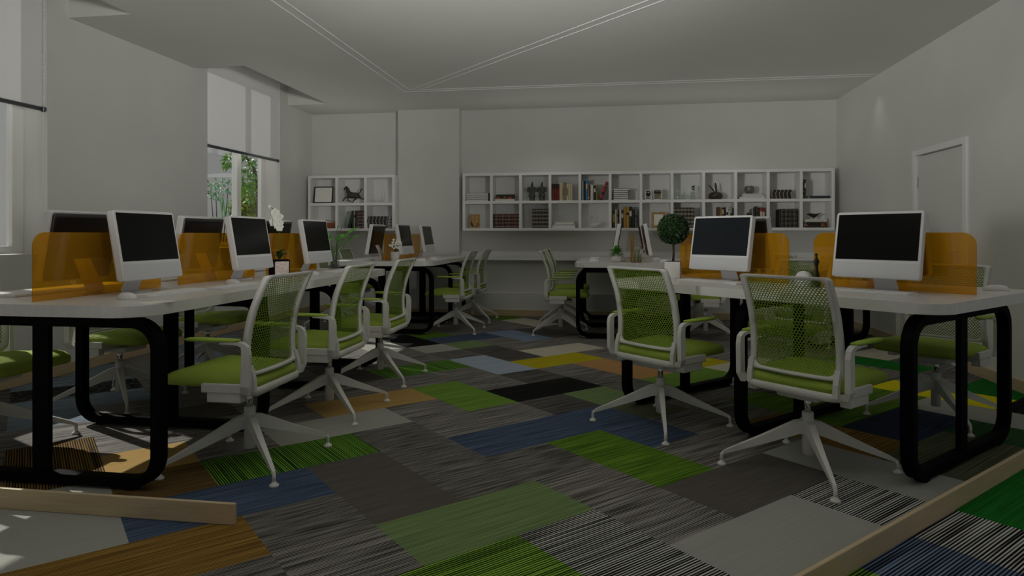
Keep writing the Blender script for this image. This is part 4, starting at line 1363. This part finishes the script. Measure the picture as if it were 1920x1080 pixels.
row(bx(9, 0.42), ZL, [(0.030, 0.19, banded((26, 24, 22), (130, 120, 90), 0.04), 'dark leather'), (0.016, 0.235, c((150, 140, 130)), 'grey'), (0.030, 0.24, c((24, 26, 20)), 'dark green'), (0.020, 0.265, c((36, 78, 28)), 'green'), (0.020, 0.23, c((60, 36, 36)), 'maroon'), (0.034, 0.25, c((150, 44, 46)), 'red'), (0.022, 0.245, c((110, 40, 44)), 'dark red')], Lw(9))
row(bx(10, 0.32), ZL, [(0.022, 0.228, c((16, 15, 14)), 'black')] + [(0.0465, 0.232, banded((84, 78, 64) if k % 2 else (74, 68, 56), (30, 27, 24), 0.055, 0.55), 'tooled grey leather') for k in range(4)], Lw(10))
zt = stack(bx(11, 0.45), ZL, [(0.245, 0.020, c((52, 44, 36)), 'brown'), (0.24, 0.034, img_mat('ember_cover', [(0, srgb(30, 18, 14)), (0.5, srgb(190, 120, 40)), (0.56, srgb(90, 30, 20)), (0.66, srgb(24, 20, 18))], 12), 'dark orange'), (0.24, 0.014, c((60, 50, 40)), 'brown'), (0.25, 0.032, c((212, 208, 198)), 'white')], Lw(11))

# ---- figures, frames and vessels
def frame(loc, w_, h, e, fm, pm, label, lean=8, rz=0, mount=None):
    t = thing('photo_frame', label, 'frame', loc, R(rz))
    t.rotation_euler = (R(-lean), 0, R(rz))
    m = MB()
    for a, b, q, s in ((-w_ / 2, w_ / 2, 0, e), (-w_ / 2, w_ / 2, h - e, h), (-w_ / 2, -w_ / 2 + e, e, h - e), (w_ / 2 - e, w_ / 2, e, h - e)):
        m.box(a, b, 0, 0.014, q, s, 0.002, 1)
    m.build('moulding', fm, t)
    m = MB(); m.box(-w_ / 2 + e * 0.8, w_ / 2 - e * 0.8, 0.006, 0.010, e * 0.8, h - e * 0.8); m.build('picture', pm, t)
    if mount:
        m = MB(); q = mount; m.box(-w_ / 2 + e + q, w_ / 2 - e - q, 0.004, 0.0062, e + q, h - e - q); m.build('mount_window', 'paper', t)
    m = MB(); m.bar([(0, 0.014, h * 0.6), (0, 0.014 + h * 0.33, 0.008 + h * 0.33 * math.tan(R(lean)))], (1, 0, 0), 0.012, 0.002); m.build('strut', fm, t)
    return t
frame((bx(0, 0.40), YF + 0.01, ZL + 0.002), 0.135, 0.185, 0.014, 'gold', img_mat('golden_print', [(0, srgb(40, 30, 20)), (0.4, srgb(170, 130, 70)), (0.55, srgb(190, 150, 90)), (0.66, srgb(60, 44, 26))], 9, (1.4, 1, 0.7)), 'small gold photo frame with golden print in the lower left bay', 10, 8)
frame((bx(6, 0.22), YF, ZU + 0.002), 0.075, 0.125, 0.008, 'trim', img_mat('mono_print', [(0, srgb(14, 14, 14)), (0.5, srgb(200, 196, 186)), (0.56, srgb(24, 22, 22))], 12, (1, 1, 2)), 'narrow photo frame with black and white prints in the upper seventh bay', 8, 10)
frame((bx(6, 0.55), YF, ZU + 0.002), 0.105, 0.135, 0.008, 'trim', img_mat('sepia_print', [(0, srgb(36, 34, 28)), (0.42, srgb(120, 114, 88)), (0.52, srgb(176, 172, 140)), (0.7, srgb(190, 186, 156))], 8, (0.7, 1, 2)), 'wider photo frame with sepia print in the upper seventh bay', 8, 6)
frame((bx(6, 0.58), YF, ZL + 0.002), 0.175, 0.20, 0.026, 'gold', 'gold', 'gold frame with white picture in the lower seventh bay beside the topiary', 5, 0, 0.004)

def soldier(x, label):
    t = thing('warrior_statue', label, 'statue', (x, YF + 0.06, ZU), 0, 'clay warrior statuettes')
    m = MB()
    for s in (-1, 1): m.lathe([(0.020, 0), (0.021, 0.012), (0.016, 0.02), (0.015, 0.06)], 10, (s * 0.020, 0, 0))
    m.lathe([(0.048, 0.05), (0.046, 0.058), (0.040, 0.09), (0.033, 0.115), (0.040, 0.15), (0.043, 0.17), (0.030, 0.186), (0.014, 0.192), (0.013, 0.2)], 14, sy=0.65)
    for s in (-1, 1):
        m.tube([(s * 0.042, 0, 0.176), (s * 0.056, -0.004, 0.15), (s * 0.052, -0.016, 0.125), (s * 0.022, -0.03, 0.118)], [0.013, 0.014, 0.012, 0.009], 8)
    m.build('body', 'stoneclay', t)
    m = MB(); m.ball((0, -0.002, 0.216), (0.0165, 0.018, 0.021), 12, 8); m.ball((0.004, 0.004, 0.242), (0.009, 0.009, 0.011), 8, 6); m.ball((0, -0.02, 0.214), (0.004, 0.005, 0.005), 6, 4)
    m.build('head', 'stoneclay', t)
soldier(bx(2, 0.36), 'grey clay warrior statuette in the upper third bay, left of the pair')
soldier(bx(2, 0.73), 'grey clay warrior statuette in the upper third bay, right of the pair')

t = thing('swan_ornament', 'white swan ornament in the lower fifth bay of the long bookcase', 'ornament', (bx(4, 0.45), YF + 0.06, ZL))
m = MB(); m.ball((0.01, 0, 0.035), (0.062, 0.035, 0.035), 14, 8)
m.tube(smooth_curve([(-0.035, 0, 0.045), (-0.052, 0, 0.085), (-0.035, 0, 0.125), (-0.018, 0, 0.145), (-0.028, 0, 0.158), (-0.045, 0, 0.150)], 5), 0.008, 8)
m.tube([(-0.040, 0, 0.152), (-0.062, 0, 0.145)], [0.009, 0.002], 8)
m.leaf((0.0, -0.03, 0.045), (0.095, -0.015, 0.065), 0.022, (0, -1, 0.2), 0.01); m.leaf((0.0, 0.03, 0.045), (0.095, 0.015, 0.065), 0.022, (0, 1, 0.2), 0.01)
m.build('body', 'ceramic', t)

# glass bottles and a sprig
for k, (f_, r_, h, nk) in enumerate(((0.17, 0.020, 0.15, 0.008), (0.33, 0.026, 0.07, 0.02), (0.42, 0.014, 0.10, 0.008))):
    t = thing('glass_bottle', ('tall', 'squat', 'small slim')[k] + ' clear glass bottle in the upper eighth bay', 'bottle', (bx(7, f_), YF + 0.05, ZU))
    m = MB(); m.lathe([(r_ * 0.9, 0), (r_, 0.004), (r_, h * 0.45), (nk, h * 0.62), (nk, h), (nk * 0.8, h), (nk * 0.8, h * 0.62), (r_ * 0.85, h * 0.44), (r_ * 0.85, 0.006), (0, 0.006)], 14); m.build('body', 'glass', t)
t = thing('sprig_vase', 'green sprig in a clear glass vase in the upper eighth bay', 'plant', (bx(7, 0.70), YF + 0.05, ZU))
m = MB(); m.lathe([(0.026, 0), (0.030, 0.003), (0.030, 0.07), (0.022, 0.095), (0.024, 0.105), (0.021, 0.105), (0.020, 0.095), (0.027, 0.07), (0.027, 0.006), (0, 0.006)], 14); m.build('vase', 'glass', t)
m = MB(); m.tube([(0, 0, 0.01), (0.003, 0, 0.10), (0, 0, 0.17)], 0.002, 5); m.build('stem', 'stem', t)
m = MB()
for k in range(42):
    a = rg.uniform(0, 6.28); b = Vector((rg.uniform(-0.012, 0.012), rg.uniform(-0.01, 0.01), rg.uniform(0.115, 0.175)))
    m.leaf(b, b + Vector((math.cos(a), math.sin(a), rg.uniform(-0.4, 0.8))).normalized() * 0.028, 0.010, (0, 0, 1), 0.003, 3)
m.build('foliage', 'leaf', t)
t = thing('brown_vase', 'squat dark brown vase holding two sticks in the upper ninth bay', 'vase', (bx(8, 0.40), YF + 0.08, ZU))
m = MB(); m.lathe([(0.055, 0), (0.075, 0.008), (0.090, 0.035), (0.088, 0.06), (0.066, 0.085), (0.040, 0.094), (0.026, 0.095), (0.024, 0.088), (0.0, 0.086)], 24); m.build('body', 'vasebrown', t)
m = MB(); m.tube([(-0.008, 0, 0.085), (-0.04, 0, 0.135), (-0.085, 0, 0.185)], [0.008, 0.009, 0.006], 8); m.build('stick', 'vasebrown', t)
m = MB(); m.tube([(0.010, 0, 0.085), (0.006, 0, 0.125), (0.004, 0, 0.17), (-0.004, 0, 0.212)], [0.012, 0.011, 0.015, 0.006], 8); m.build('stick', 'vasebrown', t)
t = thing('metal_bowl', 'round grey metal bowl on white books in the upper tenth bay', 'bowl', (bx(9, 0.47), YF + 0.09, ZU + 0.0685))
m = MB(); m.lathe([(0.030, 0), (0.036, 0.002), (0.054, 0.03), (0.060, 0.058), (0.054, 0.085), (0.040, 0.098), (0.034, 0.099), (0.034, 0.094), (0.046, 0.08), (0.046, 0.03), (0, 0.02)], 24); m.build('body', 'bowl', t)
t = thing('bird_ornament', 'black bird ornament on a stack of books in the lower right bay', 'ornament', (bx(11, 0.42), YF + 0.07, zt))
m = MB()
m.loft([[(x_, r_ * 0.8 * math.cos(a), z_ + r_ * math.sin(a)) for a in (2 * math.pi * k / 12 for k in range(12))] for x_, z_, r_ in ((-0.082, 0.058, 0.001), (-0.07, 0.060, 0.005), (-0.062, 0.062, 0.013), (-0.045, 0.060, 0.018), (-0.02, 0.048, 0.024), (0.01, 0.042, 0.025), (0.03, 0.048, 0.017), (0.055, 0.062, 0.008), (0.09, 0.078, 0.004), (0.095, 0.080, 0.001))])
m.build('body', 'figure', t)
m = MB()
m.tube([(0.0, 0.006, 0.022), (0.0, 0.006, 0.0)], 0.0025, 6); m.tube([(0.0, -0.006, 0.022), (0.0, -0.006, 0.0)], 0.0025, 6)
m.build('legs', 'figure', t)

# ---- the short bookcase
SW = (SX1 - SX0) / 3
def sx_(i, f): a = SX0 + SW * i + T / 2; b = SX0 + SW * (i + 1) - T / 2; return a + (b - a) * f
ZSU, ZSL = 1.492 + T / 2, 1.13 + T
frame((sx_(0, 0.50), YF, ZSU + 0.002), 0.265, 0.235, 0.015, 'blackframe', 'paper', 'thin black frame with blank white sheet in the short bookcase', 12, 6)
t = thing('horse_statue', 'dark bronze galloping horse statuette in the short bookcase', 'statue', (sx_(1, 0.50), YF + 0.06, ZSU))
m = MB()
def blob(pts, n=10, sy=0.8):
    pts = [(x_, z_, r_ * 1.25, an) for x_, z_, r_, an in pts]
    m.loft([[(x_ - math.sin(an) * r_ * math.cos(a), sy * r_ * math.sin(a), z_ + math.cos(an) * r_ * math.cos(a)) for a in (2 * math.pi * k / n for k in range(n))] for x_, z_, r_, an in pts])
blob([(0.085, 0.105, 0.004, 0), (0.08, 0.105, 0.026, 0), (0.05, 0.102, 0.035, 0), (0.0, 0.106, 0.033, 0), (-0.04, 0.112, 0.037, 0), (-0.072, 0.118, 0.030, 0.3), (-0.084, 0.122, 0.006, 0.4)])
blob([(-0.05, 0.115, 0.030, -1.0), (-0.068, 0.150, 0.026, -1.1), (-0.080, 0.185, 0.021, -1.2), (-0.088, 0.208, 0.017, -1.0), (-0.10, 0.217, 0.014, 0.2), (-0.115, 0.205, 0.011, 0.6), (-0.128, 0.186, 0.009, 0.6), (-0.133, 0.180, 0.003, 0.6)])
m.tube([(-0.095, 0.006, 0.222), (-0.098, 0.008, 0.240)], [0.005, 0.001], 6)
m.build('body', 'bronze', t)
for pts, r_ in (([(-0.065, 0.01, 0.10), (-0.105, 0.012, 0.078), (-0.135, 0.012, 0.055), (-0.15, 0.012, 0.03)], [0.014, 0.009, 0.006, 0.007]),
                ([(-0.055, -0.01, 0.095), (-0.065, -0.012, 0.055), (-0.085, -0.012, 0.040), (-0.04, -0.012, 0.026), (-0.02, -0.012, 0.026)], [0.014, 0.009, 0.007, 0.006, 0.006]),
                ([(0.07, -0.01, 0.10), (0.045, -0.012, 0.060), (0.01, -0.012, 0.035), (-0.005, -0.012, 0.006), (-0.025, -0.012, 0.005)], [0.018, 0.011, 0.007, 0.006, 0.006]),
                ([(0.075, 0.01, 0.10), (0.10, 0.012, 0.068), (0.135, 0.012, 0.055), (0.165, 0.012, 0.060)], [0.018, 0.011, 0.006, 0.006])):
    m = MB(); m.tube(pts, [q * 1.25 for q in r_], 8); m.build('leg', 'bronze', t)
m = MB(); m.tube(smooth_curve([(0.08, 0, 0.128), (0.10, 0, 0.15), (0.115, 0, 0.185), (0.14, 0, 0.192)], 4), [0.008] * 6 + [0.009] * 4 + [0.006] * 3, 8); m.build('tail', 'bronze', t)
m = MB(); m.box(-0.035, 0.02, -0.02, 0.012, 0, 0.006, 0.002); m.build('base', 'bronze', t)
t = thing('coral_ornament', 'pale branching coral-like ornament in the short bookcase upper right', 'ornament', (sx_(2, 0.40), YF + 0.06, ZSU))
m = MB(); m.box(-0.11, 0.10, -0.02, 0.02, 0, 0.012, 0.004)
for k in range(9):
    x0 = -0.095 + k * 0.022; h = (0.05, 0.11, 0.06, 0.10, 0.08, 0.05, 0.09, 0.07, 0.19)[k]
    m.tube([(x0, 0, 0.01), (x0 + rg.uniform(-0.01, 0.01), rg.uniform(-0.01, 0.01), h * 0.6), (x0 + rg.uniform(-0.015, 0.015), 0, h)], [0.005, 0.004, 0.002], 6)
m.build('branches', 'ceramic', t)
t = thing('rattan_basket', 'brown rattan basket in the short bookcase lower left', 'basket', (sx_(0, 0.72), YF + 0.09, ZSL))
m = MB()
m.loft([[(x, y, z) for x, y in rrect(0.10 + e, 0.07 + e, 0.02)] for e, z in ((-0.012, 0), (0, 0.004), (0.006, 0.08), (0.0, 0.08), (-0.008, 0.075), (-0.014, 0.01))]); m.build('body', 'basket', t)
m = MB(); m.tube([(-0.1, 0, 0.078), (-0.08, 0, 0.115), (-0.02, 0, 0.108), (0.06, 0, 0.09), (0.1, 0, 0.08)], 0.004, 6); m.build('handle', 'basket', t)
SB = 'in the short bookcase'
book((sx_(1, 0.30), YF, ZSL + 0.002), 0.020, 0.245, 0.17, c((120, 140, 110)), 'pale green thin book leaning right in the short bookcase', None, lean=17)
book((sx_(1, 0.30) + 0.036, YF, ZSL + 0.006), 0.034, 0.238, 0.17, c((24, 52, 28)), 'dark green book leaning right in the short bookcase', None, lean=15)
row(sx_(1, 0.525), ZSL, [(0.022, 0.24, c((40, 64, 36)), 'green'), (0.012, 0.24, c((170, 180, 150)), 'pale green'), (0.030, 0.24, c((58, 34, 30)), 'brown'), (0.032, 0.24, banded((74, 40, 38), (140, 120, 96)), 'wine leather'), (0.026, 0.24, banded((30, 30, 44), (120, 120, 120)), 'navy leather'), (0.030, 0.24, banded((80, 42, 42), (146, 120, 96)), 'wine leather'), (0.018, 0.24, c((26, 24, 26)), 'black')], SB)
stack(sx_(2, 0.42), ZSL, [(0.28, 0.040, banded((36, 35, 33), (130, 130, 124), 0.05, 0.75, 'X'), 'dark leather'), (0.28, 0.040, banded((40, 38, 36), (136, 134, 126), 0.05, 0.75, 'X'), 'dark leather', -0.004), (0.29, 0.040, banded((38, 36, 34), (130, 130, 122), 0.05, 0.75, 'X'), 'dark leather', -0.012), (0.285, 0.040, banded((34, 33, 31), (132, 130, 124), 0.05, 0.75, 'X'), 'dark leather', 0.0)], 'in the short bookcase lower right', flip=False)

# ================================================================== OUTSIDE THE WINDOWS
M['render'] = noise_mat('pale_render', srgb(249, 249, 249), srgb(252, 252, 252), 1.2, 0.85)
m = MB(); m.box(-16, XL - 0.3, -4, 22, -0.6, -0.3)
o = m.build('ground_outside', noise_mat('pale_gravel', srgb(196, 192, 182), srgb(216, 212, 204), 30, 0.9)); o['kind'] = 'structure'
m = MB(); m.box(-11.2, -11.0, -4, 22, -0.3, 3.6)
o = m.build('wall_garden', 'render'); o['kind'] = 'structure'
def foliage(m, c, r, n, ln, wd):
    for k in range(n):
        d_ = Vector((rg.gauss(0, 1), rg.gauss(0, 1), rg.gauss(0, 1))).normalized()
        b = Vector(c) + Vector((d_.x * r[0], d_.y * r[1], d_.z * r[2])) * rg.uniform(0.3, 1) ** 0.5
        e = (d_ + Vector((rg.uniform(-.7, .7), rg.uniform(-.7, .7), rg.uniform(-.7, .5)))).normalized()
        m.leaf(b, b + e * ln * rg.uniform(0.7, 1.2), wd, (rg.uniform(-.5, .5), rg.uniform(-.5, .5), 1), 0.01, 2)
M['leafyellow'] = noise_mat('yellow_green_leaf', srgb(110, 150, 24), srgb(206, 214, 60), 14, 0.5)
M['leafmid'] = noise_mat('fresh_leaf', srgb(80, 140, 30), srgb(140, 196, 70), 12, 0.5)
M['leafteal'] = noise_mat('teal_leaf', srgb(70, 140, 96), srgb(130, 196, 130), 10, 0.5)
def opx(px, py, tt):
    a = (px - 960) / 1240
    return ((FX[0] + RX[0] * a) * tt, (FX[1] + RX[1] * a) * tt, CAM_H + (440 - py) / 1240 * tt)
t = thing('garden_shrub', 'dense yellow-green shrub outside, right half of the far window', 'shrub', (*opx(470, 400, 12.5)[:2], -0.3))
base = t.location.copy()
m = MB()
for px, py, rr in ((462, 395, 0.30), (478, 370, 0.26), (470, 420, 0.34), (455, 410, 0.22), (485, 400, 0.3)):
    foliage(m, Vector(opx(px, py, 12.5)) - base, (rr, rr, rr), 420, 0.10, 0.03)
m.build('foliage', 'leafyellow', t)
m = MB(); m.tube([(0, 0, 0), (0.05, 0.05, 0.8), (0, 0, 1.4)], [0.05, 0.04, 0.02], 8); m.build('trunk', 'bark', t)
t = thing('garden_tree', 'slim arching tree with loose leaves outside the far window', 'tree', (*opx(484, 440, 12.0)[:2], -0.3))
base = t.location.copy()
m = MB(); m.tube([Vector(opx(px, py, 12.0)) - base for px, py in ((485, 440), (485, 380), (483, 345), (476, 315), (462, 296), (440, 285), (420, 280))] , [0.05, 0.035, 0.03, 0.026, 0.02, 0.014, 0.008], 8)
m.tube([(0, 0, 0), Vector(opx(485, 440, 12.0)) - base], [0.06, 0.05], 8)
m.build('trunk', 'bark', t)
m = MB()
for px, py, rr, n in ((458, 312, 0.16, 90), (466, 340, 0.18, 110), (474, 322, 0.14, 60), (470, 365, 0.14, 60), (458, 350, 0.10, 24), (432, 300, 0.11, 60), (428, 308, 0.08, 30)):
    foliage(m, Vector(opx(px, py, 12.0)) - base, (rr, rr, rr), n, 0.10, 0.028)
m.build('foliage', 'leafmid', t)
t = thing('garden_bush', 'sparse teal-green bush outside, left half of the far window', 'shrub', (*opx(410, 400, 11.0)[:2], -0.3))
base = t.location.copy()
m = MB()
for px, py, rr, n in ((395, 352, 0.16, 60), (405, 362, 0.12, 40), (428, 352, 0.10, 26), (418, 340, 0.07, 14)):
    foliage(m, Vector(opx(px, py, 11.0)) - base, (rr, rr, rr), n, 0.07, 0.02)
for px in (413, 418, 426, 436):
    for q in range(7):
        a_ = Vector(opx(px + q * 0.6, 370 + q * 5, 11.0)) - base
        m.leaf(a_, a_ + Vector((0.03, 0, -0.14)), 0.014, (0, -1, 0), 0.01, 3)
m.build('foliage', 'leafteal', t)
m = MB()
for px, py in ((395, 352), (405, 362), (428, 352), (418, 370), (436, 372)):
    e = Vector(opx(px, py, 11.0)) - base
    m.tube([(0, 0, 0), e * 0.5 + Vector((0, 0, 0.2)), e], [0.02, 0.012, 0.005], 6)
m.build('stem', 'bark', t)
